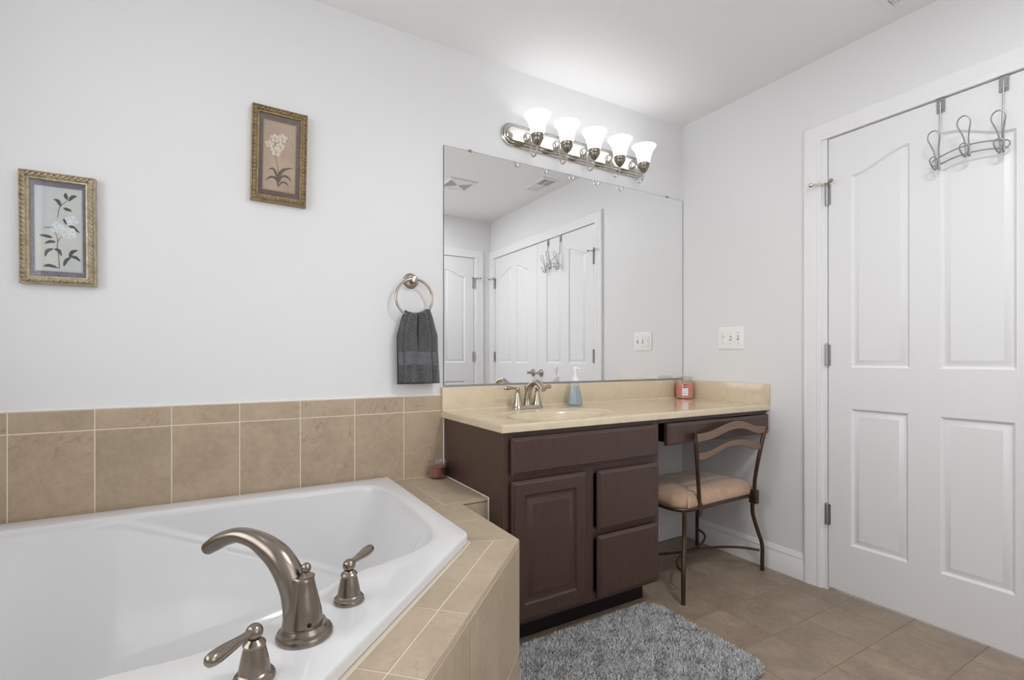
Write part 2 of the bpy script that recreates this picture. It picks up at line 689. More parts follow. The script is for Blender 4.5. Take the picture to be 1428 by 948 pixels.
w2 = thing('fill_window', 'added white double window giving fill light in the wall opposite the vanity sink', 'window', ((WX0 + WX1) / 2, YF, WZ0))  # unseen window, added to fill the low right side with light
structure(w2)
k = MB()
xm = (WX0 + WX1) / 2
for (a, b, c, d) in ((WX0, WX1, WZ0, WZ0 + .04), (WX0, WX1, WZ1 - .04, WZ1), (WX0, WX0 + .04, WZ0 + .04, WZ1 - .04), (WX1 - .04, WX1, WZ0 + .04, WZ1 - .04), (xm - .025, xm + .025, WZ0 + .04, WZ1 - .04)):
    k.box(a, b, YF - .09, YF - .02, c, d, .003)
k.build('window_frame', 'trim', w2)
k = MB()
k.box(WX0 + .04, xm - .025, YF - .06, YF - .055, WZ0 + .04, WZ1 - .04)
k.box(xm + .025, WX1 - .04, YF - .06, YF - .055, WZ0 + .04, WZ1 - .04)
k.build('window_pane', 'glass', w2)
k = MB()
for (a, b, c, d) in ((WX0 - .07, WX0, WZ0, WZ1 + .07), (WX1, WX1 + .03, WZ0, WZ1 + .07), (WX0, WX1, WZ1, WZ1 + .07), (WX0 - .09, WX1 + .04, WZ0 - .03, WZ0)):
    k.box(a, b, YF, YF + .018, c, d, .004)
k.build('window_casing', 'trim', w2)


# ---- baseboards
def base_profile():
    return [(0, 0), (.014, 0), (.014, .088), (.0105, .094), (.0105, .1), (.012, .104), (.008, .113), (.006, .12), (.002, .127), (0, .127)]


def sweep(mb, prof, a, b, nrm, mat=0):
    """profile (out, up) swept from a to b, outwards along nrm"""
    a, b, nrm = Vector(a), Vector(b), Vector(nrm)
    r = [[p + nrm * o + Vector((0, 0, u)) for o, u in prof] for p in (a, b)]
    mb.loft(r, True, True, True, mat)


k = MB()
sweep(k, base_profile(), (0, -.0005, 0), (0, -.7225, 0), (-1, 0, 0))
structure(k.build('baseboard_right', 'trim'))
k = MB()
sweep(k, base_profile(), (-.768, 0, 0), (-.0145, 0, 0), (0, -1, 0))
structure(k.build('baseboard_back', 'trim'))
k = MB()
sweep(k, base_profile(), (D3B - .09, YF, 0), (XL, YF, 0), (0, 1, 0))
structure(k.build('baseboard_front', 'trim'))


# ---- door casings (trim)
def casing_profile():
    # (across from the opening edge outwards, out of the wall)
    return [(0, 0), (0, .010), (.004, .012), (.018, .012), (.02, .0105), (.024, .012), (.042, .0145), (.058, .0175), (.066, .0185), (.072, .017), (.0775, .013), (.0775, 0)]


def casing(mb, path, nrm, outs):
    """path: 4 corner points of the opening edge (floor, top, top, floor); outs: outward directions at each point"""
    rings = []
    for p, o in zip(path, outs):
        rings.append([Vector(p) + Vector(o) * a + Vector(nrm) * b for a, b in casing_profile()])
    mb.loft(rings, True, True, True)


k = MB()
ya, yb, zt = -.800, -2.369, 2.048
casing(k, [(0, ya, 0), (0, ya, zt), (0, yb, zt), (0, yb, 0)], (-1, 0, 0), [(0, 1, 0), (0, 1, 1), (0, -1, 1), (0, -1, 0)])
structure(k.build('trim_1', 'trim'), 'white moulded casing round the double doors')
k = MB()
xa, xb = -.17, -.98
casing(k, [(xa, YF, 0), (xa, YF, zt), (xb, YF, zt), (xb, YF, 0)], (0, 1, 0), [(1, 0, 0), (1, 0, 1), (-1, 0, 1), (-1, 0, 0)])
structure(k.build('trim_2', 'trim'), 'white moulded casing round the single door')
# jambs
k = MB()
k.box(-.0005, .1, -.822, -.800, 0, DZ)
k.box(-.0005, .1, -2.369, -2.347, 0, DZ)
k.box(-.0005, .1, -2.347, -.822, 2.0475, 2.06)
k.box(.05, .062, -2.347, -.822, 2.035, 2.0475)
structure(k.build('trim_3', 'trim'), 'white door jamb behind the double-door casing')
k = MB()
k.box(-.192, -.17, YF - .1, YF + .0005, 0, DZ)
k.box(-.98, -.958, YF - .1, YF + .0005, 0, DZ)
k.box(-.958, -.192, YF - .1, YF + .0005, 2.0475, 2.06)
structure(k.build('trim_4', 'trim'), 'white door jamb behind the single-door casing')


# ---- doors
def arch(u0, u1, v0, va, vb, n=18):
    """panel with an S-curved top from va at u0 to vb at u1, CCW, as a function of the inset"""
    def at(d):
        pts = [(u0 + d, v0 + d), (u1 - d, v0 + d)]
        for i in range(n + 1):
            u = lerp(u1 - d, u0 + d, i / n)
            pts.append((u, lerp(va, vb, sstep(.02, .98, (u - u0) / (u1 - u0))) - d))
        return pts
    return at


MOULD = [(.004, -.004), (.009, -.0085), (.013, -.0085), (.020, -.006), (.032, -.0015)]


def door_leaf(parent_fn, Wd, name, mirror=False):
    """leaf in (u, v): u from the hinge edge"""
    ps = [(arch(.094, .309, 1.01, 1.853, 1.916), MOULD), (arch(.407, .620, 1.01, 1.916, 1.853), MOULD), (rect(.094, .304, .228, .829), MOULD), (rect(.407, .617, .224, .826), MOULD)]
    mb = MB()
    if mirror:
        fn = lambda u, v, w: parent_fn(Wd - u, v, w)
    else:
        fn = parent_fn
    slab(mb, rect(0, Wd, .015, 2.044), .035, ps, fn, ((0, -.002), (.002, 0)))
    return mb


def hinge_mb(pos, out, along, z0, z1):
    """hinge knuckle with its leaf"""
    p, o = Vector(pos), Vector(out)
    k = MB()
    k.lathe([(.0001, 0), (.0075, .001), (.0075, z1 - z0), (.004, z1 - z0 + .004), (.0001, z1 - z0 + .005)], (p.x + o.x * .006, p.y + o.y * .006, z0), n=12)
    a = Vector(along)
    c = p + o * .001
    q = [c - a * .003, c + a * .013]
    k.box(min(q[0].x, q[1].x) - .0012, max(q[0].x, q[1].x) + .0012, min(q[0].y, q[1].y) - .0012, max(q[0].y, q[1].y) + .0012, z0 + .002, z1 - .002)
    return k


def door_stop_mb(pos, out, along, z):
    """hinge-pin door stop: a bracket on the hinge pin with two short padded arms"""
    p, o, a = Vector(pos), Vector(out), Vector(along)
    k = MB()
    c = p + o * .006
    k.lathe([(.011, 0), (.011, .005)], (c.x, c.y, z), n=14)
    e1 = c + o * .035 - a * .048
    e2 = c + o * .024 + a * .028
    for e in (e1, e2):
        k.tube([(c.x, c.y, z + .002), (e.x, e.y, z + .002)], .0036, 8)
        d = (e - c).normalized()
        k.lathe([(.009, 0), (.009, .008), (.006, .011)], (e.x, e.y, z + .002), axis=d, n=12)
    s = e1 * .55 + c * .45
    k.tube([(s.x, s.y, z + .002), (s.x + o.x * .004, s.y + o.y * .004, z + .018)], .003, 8)
    return k


def handle_mb(pos, out, along, z):
    p, o, a = Vector(pos), Vector(out), Vector(along)
    r = MB()
    r.lathe([(.033, 0), (.033, .004), (.029, .009), (.016, .012), (.012, .02), (.011, .05), (.012, .058), (.001, .06)], (p.x, p.y, z), axis=o, n=28)
    l = MB()
    q = p + o * .052
    ctr = spline([(q.x - a.x * .008, q.y - a.y * .008, z), (q.x + a.x * .02, q.y + a.y * .02, z + .002), (q.x + a.x * .06, q.y + a.y * .06, z + .008), (q.x + a.x * .1, q.y + a.y * .1, z + .004), (q.x + a.x * .132, q.y + a.y * .132, z - .004)], 6)
    n = len(ctr)
    l.tube(ctr, [interp(i / (n - 1), [0, .2, .6, 1], [.009, .0085, .0065, .005]) for i in range(n)], 12, flat=.7, up=(0, 0, 1))
    return r, l


def make_door(name, label, origin, fn, mirror, hinge_xy, out, along, handle_xy):
    t = thing(name, label, 'door', origin)
    structure(t)
    door_leaf(fn, .757, name, mirror).build('door_leaf', 'door', t)
    for z0, z1 in ((1.745, 1.84), (1.017, 1.114), (.296, .391)):
        hinge_mb(hinge_xy, out, along, z0, z1).build('hinge', 'steel', t)
    door_stop_mb(hinge_xy, out, along, 1.842).build('door_stop', 'satin', t)
    r, l = handle_mb(handle_xy, out, along, .925)
    h = r.build('door_handle', 'satin', t)
    l.build('lever', 'satin', h)
    return t


# the leaf nearest the vanity, hung on the vanity side
make_door('door_1', 'white arched four-panel door leaf beside the vanity desk, carrying the hook rack', (0, -.826, 0),
          lambda u, v, w: (.002 - w, -.826 - u, v), False, (0, -.823, 0), (-1, 0, 0), (0, -1, 0), (.002, -1.522, 0))
# far leaf of the pair
make_door('door_2', 'white arched four-panel door leaf far from the vanity, bare of hooks', (0, -2.343, 0),
          lambda u, v, w: (.002 - w, -2.343 + u, v), False, (0, -2.346, 0), (-1, 0, 0), (0, 1, 0), (.002, -1.647, 0))
# single door in the wall behind the camera, seen in the mirror
make_door('door_3', 'white arched single door in the wall opposite the mirror', (-.196, YF, 0),
          lambda u, v, w: (-.196 - u, YF - .002 + w, v), False, (-.193, YF, 0), (0, 1, 0), (-1, 0, 0), (-.89, YF - .002, 0))
k = MB()
k.box(.06, .1, -2.347, -.822, .0, .004)
structure(k.build('trim_5', 'bronze'), 'dark threshold under the double doors')

# ------------------------------------------------------------------ tiled wainscot behind the tub
k = MB()
xs = [-1.512 - .2022 * i for i in range(10)]
for i in range(9):
    x0, x1 = max(xs[i + 1], XL + .009), xs[i]
    if i == 0:
        x1 = -1.533
    if x1 - x0 < .02:
        continue
    for z0, z1 in ((.541, .823), (.823, .889)):
        tile(k, [(x0, z0), (x1, z0), (x1, z1), (x0, z1)], lambda a, b, h: (a, -.004 - h, b), .004, .0034, .0008, 0)
k.box(XL, -1.533, -.0071, 0, .54, .8895, 0, 1)
k.box(XL, -1.546, -.0088, 0, .8895, .8935, .001, 2)
structure(k.build('trim_6', ['tile', 'grout', 'caulk']), 'beige stone tile wainscot behind the bathtub')
k = MB()
for i in range(8):
    y0, y1 = -.0085 - .2022 * (i + 1), -.0085 - .2022 * i
    for z0, z1 in ((.541, .823), (.823, .889)):
        tile(k, [(y0, z0), (y1, z0), (y1, z1), (y0, z1)], lambda a, b, h: (XL + .004 + h, a, b), .004, .0026, .001, 0)
k.box(XL, XL + .0062, -.0085 - .2022 * 8, -.0085, .54, .8895, 0, 1)
structure(k.build('trim_7', ['tile', 'grout']), 'beige stone tile wainscot on the wall at the head of the bathtub')

# ------------------------------------------------------------------ tub deck and bathtub
ZD, ZR = .54, .565
TIP = (-1.655, -.845)
S2 = math.sqrt(.5)
deck = thing('tub_surround', 'beige stone-tiled surround enclosing the corner bathtub', 'tub surround', (-1.9, -1.0, 0))


def dpt(s, d):
    """point on the diagonal: s along it from the tip, d inwards"""
    return (TIP[0] - S2 * s - S2 * d, TIP[1] - S2 * s + S2 * d)


top_fn = lambda a, b, h: (a, b, ZD - .006 + h)
k = MB()
DIN, DMID = .126, .068          # widths of the diagonal band
tubtip = (-1.782, -.792)
midtip = (-1.724, -.816)
# diagonal band
cuts = [0, .2085, .424, .634, .846, 1.058, 1.14]
for i in range(len(cuts) - 1):
    s0, s1 = cuts[i], cuts[i + 1]
    if i == 0:
        tile(k, [TIP, midtip, dpt(s1, DMID), dpt(s1, 0)], top_fn, .006, .0028, .001)
        tile(k, [midtip, tubtip, dpt(s1, DIN), dpt(s1, DMID)], top_fn, .006, .0028, .001)
    else:
        tile(k, [dpt(s0, 0), dpt(s0, DMID), dpt(s1, DMID), dpt(s1, 0)], top_fn, .006, .0028, .001)
        tile(k, [dpt(s0, DMID), dpt(s0, DIN), dpt(s1, DIN), dpt(s1, DMID)], top_fn, .006, .0028, .001)
# leg beside the vanity
tile(k, [(-1.782, -.63), (-1.782, -.792), midtip, TIP, (-1.652, -.63)], top_fn, .006, .0024, .001)
tile(k, [(-1.782, -.43), (-1.782, -.63), (-1.652, -.63), (-1.648, -.43)], top_fn, .006, .0024, .001)
tile(k, [(-1.790, -.009), (-1.790, -.43), (-1.709, -.43), (-1.709, -.009)], top_fn, .006, .0028, .001)
tile(k, [(-1.709, -.009), (-1.709, -.43), (-1.5345, -.43), (-1.5345, -.009)], top_fn, .006, .0022, .001)
# far end along the left
for i in range(5):
    a, b = -2.46 - .163 * i, -2.46 - .163 * (i + 1)
    tile(k, ([dpt(1.14, 0), dpt(1.14, .122)] if i == 0 else [(a, -1.65), (a, -1.53)]) + [(b, -1.53), (b, -1.65)], top_fn, .006, .0028, .001)
# grout bed under the tiles
bed = [(-1.536, -.008), (-1.795, -.008), (-1.795, -.78), dpt(1.13, .14), (XL + .003, -1.5), (XL + .003, -1.648), dpt(1.14, .0035), (TIP[0] - .0035, TIP[1] + .0014), (-1.6535, -.4275), (-1.536, -.4275)]
k.prism([(a, b, ZD - .03) for a, b in bed], (0, 0, .0285), 1)
k.build('deck_top', ['decktile', 'grout'], deck)

# skirt: tiles on the upright faces
k = MB()
fn_diag = lambda a, b, h: (TIP[0] - S2 * a + S2 * (h - .004), TIP[1] - S2 * a - S2 * (h - .004), b)
fn_side = lambda a, b, h: (-1.658 + h, a, b)
for i in range(len(cuts) - 1):
    for z0, z1 in ((0.001, .226), (.226, .5275), (.5275, .5375)):
        tile(k, [(cuts[i], z0), (cuts[i + 1], z0), (cuts[i + 1], z1), (cuts[i], z1)], fn_diag, .004, .0036, .001)
for y0, y1 in ((-.843, -.64), (-.64, -.43)):
    for z0, z1 in ((0.001, .226), (.226, .5275), (.5275, .5375)):
        tile(k, [(y0, z0), (y1, z0), (y1, z1), (y0, z1)], fn_side, .004, .0026, .001)
for z0, z1 in ((0.001, .226), (.226, .5275), (.5275, .5375)):
    tile(k, [(-1.651, z0), (-1.5345, z0), (-1.5345, z1), (-1.651, z1)], lambda a, b, h: (a, -.426 - h, b), .004, .0026, .001)
    tile(k, [(XL + .001, z0), (dpt(1.14, 0)[0], z0), (dpt(1.14, 0)[0], z1), (XL + .001, z1)], lambda a, b, h: (a, -1.647 - h, b), .004, .0026, .001)
core = [(TIP[0] - .0018, TIP[1] + .0012), (-1.6545, -.4275), (-1.536, -.4275), (-1.536, -.40), (-1.68, -.40), (-1.68, -.83), (dpt(1.14, .05)), (XL + .003, -1.60), (XL + .003, -1.6482), (dpt(1.14, .0018))]
k.prism([(a, b, 0) for a, b in core], (0, 0, .5365), 1)
k.build('skirt', ['decktile', 'grout'], deck)
k = MB()
k.box(-1.5372, -1.5325, -.4315, -.009, ZD - .002, ZD + .0018, .001)
k.box(-1.5372, -1.5325, -.4325, -.4285, .001, ZD + .0005, .001)
k.box(-1.5372, -1.5325, -.0125, -.008, ZD, .79, .001)
k.build('caulk_bead', 'caulk', deck)

# tub shell
tub = thing('bathtub', 'white acrylic corner bathtub set into the beige tiled surround', 'bathtub', (-2.5, -.7, .1))
outline_in = [(-1.965, -.107), (-1.90, -.125), (-1.865, -.17), (-1.848, -.28), (-1.842, -.45), (-1.847, -.60), (-1.864, -.705), (-1.90, -.772), (-1.96, -.82), (-2.035, -.852), (-2.10, -.872),
              (-2.159, -.897), (-2.215, -.935), (-2.262, -.978), (-2.317, -1.022), (-2.37, -1.052), (-2.44, -1.066), (-2.54, -1.064), (-2.64, -1.085), (-2.72, -1.16), (-2.79, -1.27),
              (-2.87, -1.36), (-2.96, -1.41), (-3.06, -1.42), (-3.13, -1.385), (-3.17, -1.31), (-3.185, -1.2), (-3.19, -.8), (-3.19, -.45), (-3.185, -.22), (-3.165, -.145), (-3.10, -.112), (-2.95, -.106),
              (-2.7, -.105), (-2.45, -.104), (-2.2, -.104), (-2.05, -.105)]
dense = [(p.x, p.y) for p in spline([(a, b, 0) for a, b in outline_in], 8, True)]
outer = [(-1.786, -.022), (-1.786, -.770), (-1.789, -.785), (-1.797, -.798), (-2.515, -1.512), (-2.53, -1.518), (-3.265, -1.518), (-3.265, -.022)]
cx, cy = -2.45, -.62


def ray_hit(poly, th):
    d = Vector((math.cos(th), math.sin(th)))
    best = None
    n = len(poly)
    for i in range(n):
        a, b = Vector(poly[i]), Vector(poly[(i + 1) % n])
        e = b - a
        den = d.x * e.y - d.y * e.x
        if abs(den) < 1e-9:
            continue
        w = a - Vector((cx, cy))
        t = (w.x * e.y - w.y * e.x) / den
        s = (w.x * d.y - w.y * d.x) / den
        if t > 0 and -1e-6 <= s <= 1 + 1e-6 and (best is None or t < best):
            best = t
    return best


angs = sorted([2 * PI * i / 420 for i in range(420)] + [math.atan2(b - cy, a - cx) % (2 * PI) for a, b in outer])
angs = [a for i, a in enumerate(angs) if i == 0 or a - angs[i - 1] > 1e-4]
ro = [ray_hit(outer, a) for a in angs]
ri = [ray_hit(dense, a) for a in angs]
rings = []


def ring_at(r_list, z):
    return [(cx + r * math.cos(a), cy + r * math.sin(a), z) for r, a in zip(r_list, angs)]


for d, z in ((0, ZD + .001), (0, ZR - .006), (.001, ZR - .0025), (.0035, ZR - .0006), (.007, ZR)):
    rings.append(ring_at([r - d for r in ro], z))
rings.append(ring_at([lerp(o - .007, i + .012, .5) for o, i in zip(ro, ri)], ZR - .001))
for d, z in ((.010, ZR - .0015), (.004, ZR - .0032), (.0, ZR - .008), (-.003, ZR - .017)):
    rings.append(ring_at([r + d * (1 + 1.6 * max(0, math.cos(a)) ** 2) if d > 0 else r + d for r, a in zip(ri, angs)], z))
NW = 96
ZB = .11
for j in range(1, NW + 1):
    t = j / NW
    z = lerp(ZR - .017, ZB, t)
    rg = []
    for r, a in zip(ri, angs):
        ca, sa = math.cos(a), math.sin(a)
        end = max(0, ca) ** 2
        k0 = .13 + .25 * end + (.05 if sa < 0 else 0)
        kk = k0 * (t + .0 * t * t) + (.16 * sstep(.72, 1.0, t) ** 1.5)
        px, py = cx + r * ca * (1 - kk) - .003 * ca, cy + r * sa * (1 - kk * (.35 if sa > 0 else 1)) - .003 * sa
        if sa > 0 and py > -.45:
            zc = min(.545, .45 + (-2.43 - px) * .4375)
            dd = max(0, zc - z)
            py -= .52 * dd * sstep(-.45, -.2, py) + (.007 * math.exp(-((z - zc) / .009) ** 2) * sstep(-2.74, -2.66, px) * sstep(-.45, -.2, py))
        rg.append((px, py, z))
    rings.append(rg)
last = rings[-1]
for s_, z in ((.8, ZB - .012), (.5, ZB - .018), (.2, ZB - .02)):
    rings.append([(lerp(cx, p[0], s_), lerp(cy, p[1], s_), z) for p in last])
k = MB()
k.loft(rings, True, False, True)
k.build('tub_shell', 'acrylic', tub, angle=60)
k = MB()
k.lathe([(.034, 0), (.034, .004), (.028, .006), (.001, .006)], (cx, cy, ZB - .0205), n=24)
k.build('drain', 'satin', tub)

# tub filler
TD = Vector((-S2, S2, 0))
TN = Vector((S2, S2, 0))
fs = thing('tub_faucet', 'large brushed-nickel tub faucet with two lever handles on the bathtub rim', 'faucet', (-2.257, -1.104, ZR))


def fpt(s, z, n=0):
    return Vector((-2.257, -1.104, ZR)) + TD * s + TN * n + Vector((0, 0, z))


k = MB()
k.lathe([(.001, 0), (.047, 0), (.0475, .004), (.045, .009), (.040, .011), (.0395, .015), (.036, .019), (.0355, .022)], fpt(0, 0), n=40)
k.lathe([(.034, .020), (.0315, .04), (.027, .06), (.0225, .08), (.0195, .095), (.019, .101), (.0175, .103), (.001, .103)], fpt(.004, 0), n=32, sx=1)
path = [(.010, .018, .0265, .030), (.014, .05, .0245, .0275), (.021, .078, .0235, .0255), (.034, .105, .0235, .0245), (.054, .130, .0222, .023), (.077, .146, .0195, .021), (.104, .158, .0155, .018), (.138, .1625, .0133, .0155), (.168, .1545, .0138, .0145),
        (.188, .1445, .0142, .0142), (.205, .134, .0125, .0138), (.209, .1315, .0118, .0132)]
pp = spline([(a, b, 0) for a, b, _, _ in path], 5)
rings = []
n = len(pp)
for i, p in enumerate(pp):
    d = (pp[min(i + 1, n - 1)] - pp[max(i - 1, 0)]).normalized()
    nx, nz = -d.y, d.x
    f = i / 5
    i0 = min(int(f), len(path) - 2)
    a, b = lerp(path[i0][2], path[i0 + 1][2], f - i0), lerp(path[i0][3], path[i0 + 1][3], f - i0)
    rings.append([fpt(p.x + nx * a * math.cos(t), p.y + nz * a * math.cos(t), b * math.sin(t)) for t in [2 * PI * q / 28 for q in range(28)]])
k.loft(rings, True, True, True)
sp = k.build('spout', 'nickel', fs)
k = MB()
k.lathe([(.0145, .101), (.0145, .104), (.009, .107), (.0055, .110), (.0075, .113), (.0085, .1175), (.0075, .122), (.004, .1255), (.001, .1262)], fpt(-.003, .0), n=20)
k.build('diverter_knob', 'nickel', sp)
k = MB()
k.lathe([(.004, 0), (.004, .002), (.001, .0021)], fpt(-.022, .028, -.018), axis=-TD - TN * .8, n=12)
k.build('set_screw', 'woodblack', sp)


def tub_handle(base, sgn):
    b = Vector(base)
    k = MB()
    k.lathe([(.001, 0), (.0295, 0), (.0300, .003), (.0285, .007), (.0250, .009), (.0248, .012), (.0225, .014), (.0205, .026), (.0175, .040), (.0152, .050), (.0160, .0515), (.0162, .054), (.0140, .057), (.0105, .059), (.0090, .061)], b, n=8 * 4)
    k.sphere(b + Vector((0, 0, .071)), .0125, n=20)
    h = k.build('handle', 'nickel', fs)
    d = TN * sgn
    c = b + Vector((0, 0, .071))
    ctr = [c + d * t + Vector((0, 0, .002 + .014 * t)) for t in (.004, .014, .024, .038, .052, .066, .076, .083, .0865, .0875)]
    k = MB()
    k.tube(ctr, [.0062, .006, .0062, .0078, .0094, .0104, .0102, .0085, .005, .001], 16)
    k.build('lever', 'nickel', h)


tub_handle((-2.162, -1.018, ZR), 1)
tub_handle((-2.341, -1.195, ZR), -1)

# ------------------------------------------------------------------ vanity
vc = thing('vanity_cabinet', 'dark espresso wood vanity base cabinet under the sink', 'cabinet', (-1.15, -.27, 0))
k = MB()
X0, X1, YC, ZC = -1.532, -.768, -.53, .791
k.box(X0, X0 + .018, YC + .019, -.001, 0.0005, ZC)
k.box(X1 - .018, X1, YC + .019, -.001, .1, ZC)
k.box(X0 + .018, X1 - .018, YC + .02, -.001, .1, .118)
k.box(X0 + .018, X1 - .018, -.012, -.001, .118, ZC)
# face frame
k.box(X0, X0 + .04, YC - .0008, YC + .019, .1, ZC, .0008)
k.box(X1 - .04, X1, YC - .0008, YC + .019, .1, ZC, .0008)
k.box(-1.17, -1.125, YC - .0006, YC + .019, .1, .66, .0008)
for z0, z1 in ((.1, .135), (.345, .39), (.6, .655), (.755, ZC)):
    k.box(X0 + .04, X1 - .04, YC - .0004, YC + .018, z0, z1, .0008)
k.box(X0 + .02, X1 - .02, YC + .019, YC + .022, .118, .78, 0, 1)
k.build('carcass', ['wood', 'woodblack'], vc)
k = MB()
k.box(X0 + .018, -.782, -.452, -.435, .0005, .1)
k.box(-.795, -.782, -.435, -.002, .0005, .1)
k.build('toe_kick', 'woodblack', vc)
FE = ((0, -.007), (.003, -.0045), (.006, -.0045), (.0115, 0))


def front(x0, x1, z0, z1, panels=()):
    """an overlay front standing off the face frame on a recessed backing, near-black to paint shade into the gap"""
    k = slab(MB(), rect(x0, x1, z0, z1), .0135, list(panels), ffn, FE)
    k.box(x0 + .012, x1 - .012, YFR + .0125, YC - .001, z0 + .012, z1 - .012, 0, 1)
    return k

YFR = -.554


def ffn(u, v, w):
    return (u, YFR - w, v)


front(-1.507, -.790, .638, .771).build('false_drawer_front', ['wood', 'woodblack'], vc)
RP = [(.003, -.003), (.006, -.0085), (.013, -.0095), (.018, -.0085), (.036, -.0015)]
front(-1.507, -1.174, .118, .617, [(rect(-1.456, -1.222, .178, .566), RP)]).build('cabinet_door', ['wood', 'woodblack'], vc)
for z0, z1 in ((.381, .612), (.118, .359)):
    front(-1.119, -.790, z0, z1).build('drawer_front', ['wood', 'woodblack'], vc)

dd = thing('desk_drawer_unit', 'dark wood knee-space drawer hung under the right end of the counter', 'drawer', (-.38, -.3, .66))
k = MB()
k.box(-.767, -.002, -.531, -.512, .772, .7905, .001)
k.box(-.767, -.70, -.512, -.06, .772, .7905, .001)
k.box(-.05, -.002, -.512, -.06, .772, .7905, .001)
k.box(-.767, -.002, -.06, -.04, .70, .7905, .001)
k.build('apron_rail', 'wood', dd)
k = slab(MB(), rect(-.733, -.013, .676, .770), .0235, [], ffn, FE)
k.build('drawer_front', 'wood', dd)
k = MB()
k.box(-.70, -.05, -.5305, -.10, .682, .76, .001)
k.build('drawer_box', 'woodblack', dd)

# countertop with integral sink
ct = thing('vanity_countertop', 'cream cultured-marble vanity top with integral oval sink', 'countertop', (-.77, -.27, .791))
k = MB()
CX0, CX1, CY0, CY1, CZ0, CZ1 = -1.5455, -.0015, -.551, -.0015, .791, .819
SX, SY, SA, SB = -1.165, -.342, .215, .143


def ell(f, z, n=96, fy=None):
    return [(SX + SA * f * math.cos(2 * PI * i / n), SY + SB * (fy or f) * math.sin(2 * PI * i / n), z) for i in range(n)]


R = rect(CX0, CX1, CY0, CY1)
rings = []
for d, z in ((.002, CZ0), (0, CZ0 + .002), (0, CZ1 - .009), (.0015, CZ1 - .003), (.005, CZ1 + .0008), (.012, CZ1 + .0008), (.02, CZ1)):
    rings.append([(a, b, z) for a, b in inset(R, d)])
k.loft(rings, True, False, False)
face = inset(R, .02)
hole = [(p[0], p[1]) for p in ell(1.3, 0)]
tri = tessellate_polygon([[Vector((a, b, 0)) for a, b in face], [Vector((a, b, 0)) for a, b in hole]])
k.add([(a, b, CZ1) for a, b in face + hole], [tuple(t) for t in tri])
rings = [ell(1.3, CZ1)]
for f, z in ((1.27, -.0012), (1.22, -.003), (1.12, -.0042), (1.04, -.005), (1.005, -.0065), (.985, -.010), (.965, -.018), (.94, -.03), (.9, -.048), (.84, -.068), (.75, -.088), (.62, -.105), (.45, -.117), (.25, -.124), (.1, -.126)):
    rings.append(ell(f, CZ1 + z))
k.loft(rings, True, False, True)
# underside ring between the sink and the edges
hole2 = [(p[0], p[1]) for p in ell(1.05, 0)]
o2 = inset(R, .002)
tri = tessellate_polygon([[Vector((a, b, 0)) for a, b in o2], [Vector((a, b, 0)) for a, b in hole2]])
k.add([(a, b, CZ0) for a, b in o2 + hole2], [tuple(reversed(t)) for t in tri])
k.build('counter_slab', 'marble', ct, angle=40)
k = MB()
k.box(CX0, CX1, -.0215, -.0015, CZ1 - .001, .9235, .003, seg=2)
prof = [(0, 0), (0, .009), (.0025, .0045), (.006, .0015), (.011, 0)]
sweep(k, [(.0205 + a, b) for a, b in prof], (CX0 + .002, 0, CZ1), (CX1 - .02, 0, CZ1), (0, -1, 0))
k.build('backsplash', 'marble', ct)
k = MB()
k.box(-.0215, -.0015, CY0, -.0215, CZ1 - .001, .9225, .003, seg=2)
k.build('side_splash', 'marble', ct)
k = MB()
k.lathe([(.024, 0), (.024, .003), (.018, .005), (.017, .003), (.001, .004)], (SX, SY, CZ1 - .1255), n=24)
k.build('sink_drain', 'satin', ct)

# sink faucet
sf = thing('sink_faucet', 'polished nickel centreset faucet with two levers at the sink', 'faucet', (-1.152, -.092, .8195))
FX, FY, FZ = -1.152, -.092, .8193
k = MB()
st = []
for i in range(28):
    t = 2 * PI * i / 28
    st.append((.053 * (1 if math.cos(t) > 0 else -1) + .027 * math.cos(t), .027 * math.sin(t)))
for_r = []
for sc, z in ((1, 0), (1, .005), (.94, .009), (.86, .012), (.84, .016)):
    for_r.append([(FX + (a - .053 * (1 if a > 0 else -1)) * sc + .053 * (1 if a > 0 else -1), FY + b * sc, FZ + z) for a, b in st])
k.loft(for_r, True, True, True)
k.build('base_plate', 'satin', sf)
k = MB()
pth = spline([(FX, FY, FZ + .012), (FX, FY - .002, FZ + .05), (FX, FY - .012, FZ + .085), (FX, FY - .04, FZ + .114), (FX, FY - .078, FZ + .122), (FX, FY - .112, FZ + .109), (FX, FY - .135, FZ + .092)], 6)
n = len(pth)
k.tube(pth, [interp(i / (n - 1), [0, .15, .4, .7, 1], [.021, .0175, .0145, .012, .0118]) for i in range(n)], 18)
s_ = k.build('spout', 'satin', sf)
k = MB()
k.tube([(FX, FY + .02, FZ + .014), (FX, FY + .02, FZ + .098)], .0025, 8)
k.sphere((FX, FY + .02, FZ + .101), .0055, n=12)
k.build('lift_rod', 'satin', sf)
for sg in (-1, 1):
    k = MB()
    b = (FX + sg * .053, FY, FZ + .012)
    k.lathe([(.024, 0), (.0235, .006), (.0175, .024), (.0125, .050), (.0105, .062), (.0125, .064), (.0125, .067), (.009, .070)], b, n=24)
    k.sphere((b[0], b[1], b[2] + .078), .0105, n=16)
    h = k.build('handle', 'satin', sf)
    k = MB()
    c = Vector(b) + Vector((0, 0, .079))
    ctr = [c + Vector((sg * t, -.1 * t, .004 + .03 * t)) for t in (.003, .012, .022, .036, .05, .062, .07, .0755, .077)]
    k.tube(ctr, [.005, .005, .0052, .0072, .0092, .0098, .0088, .0055, .001], 14, flat=.8, up=(0, 0, 1))
    k.build('lever', 'satin', h)

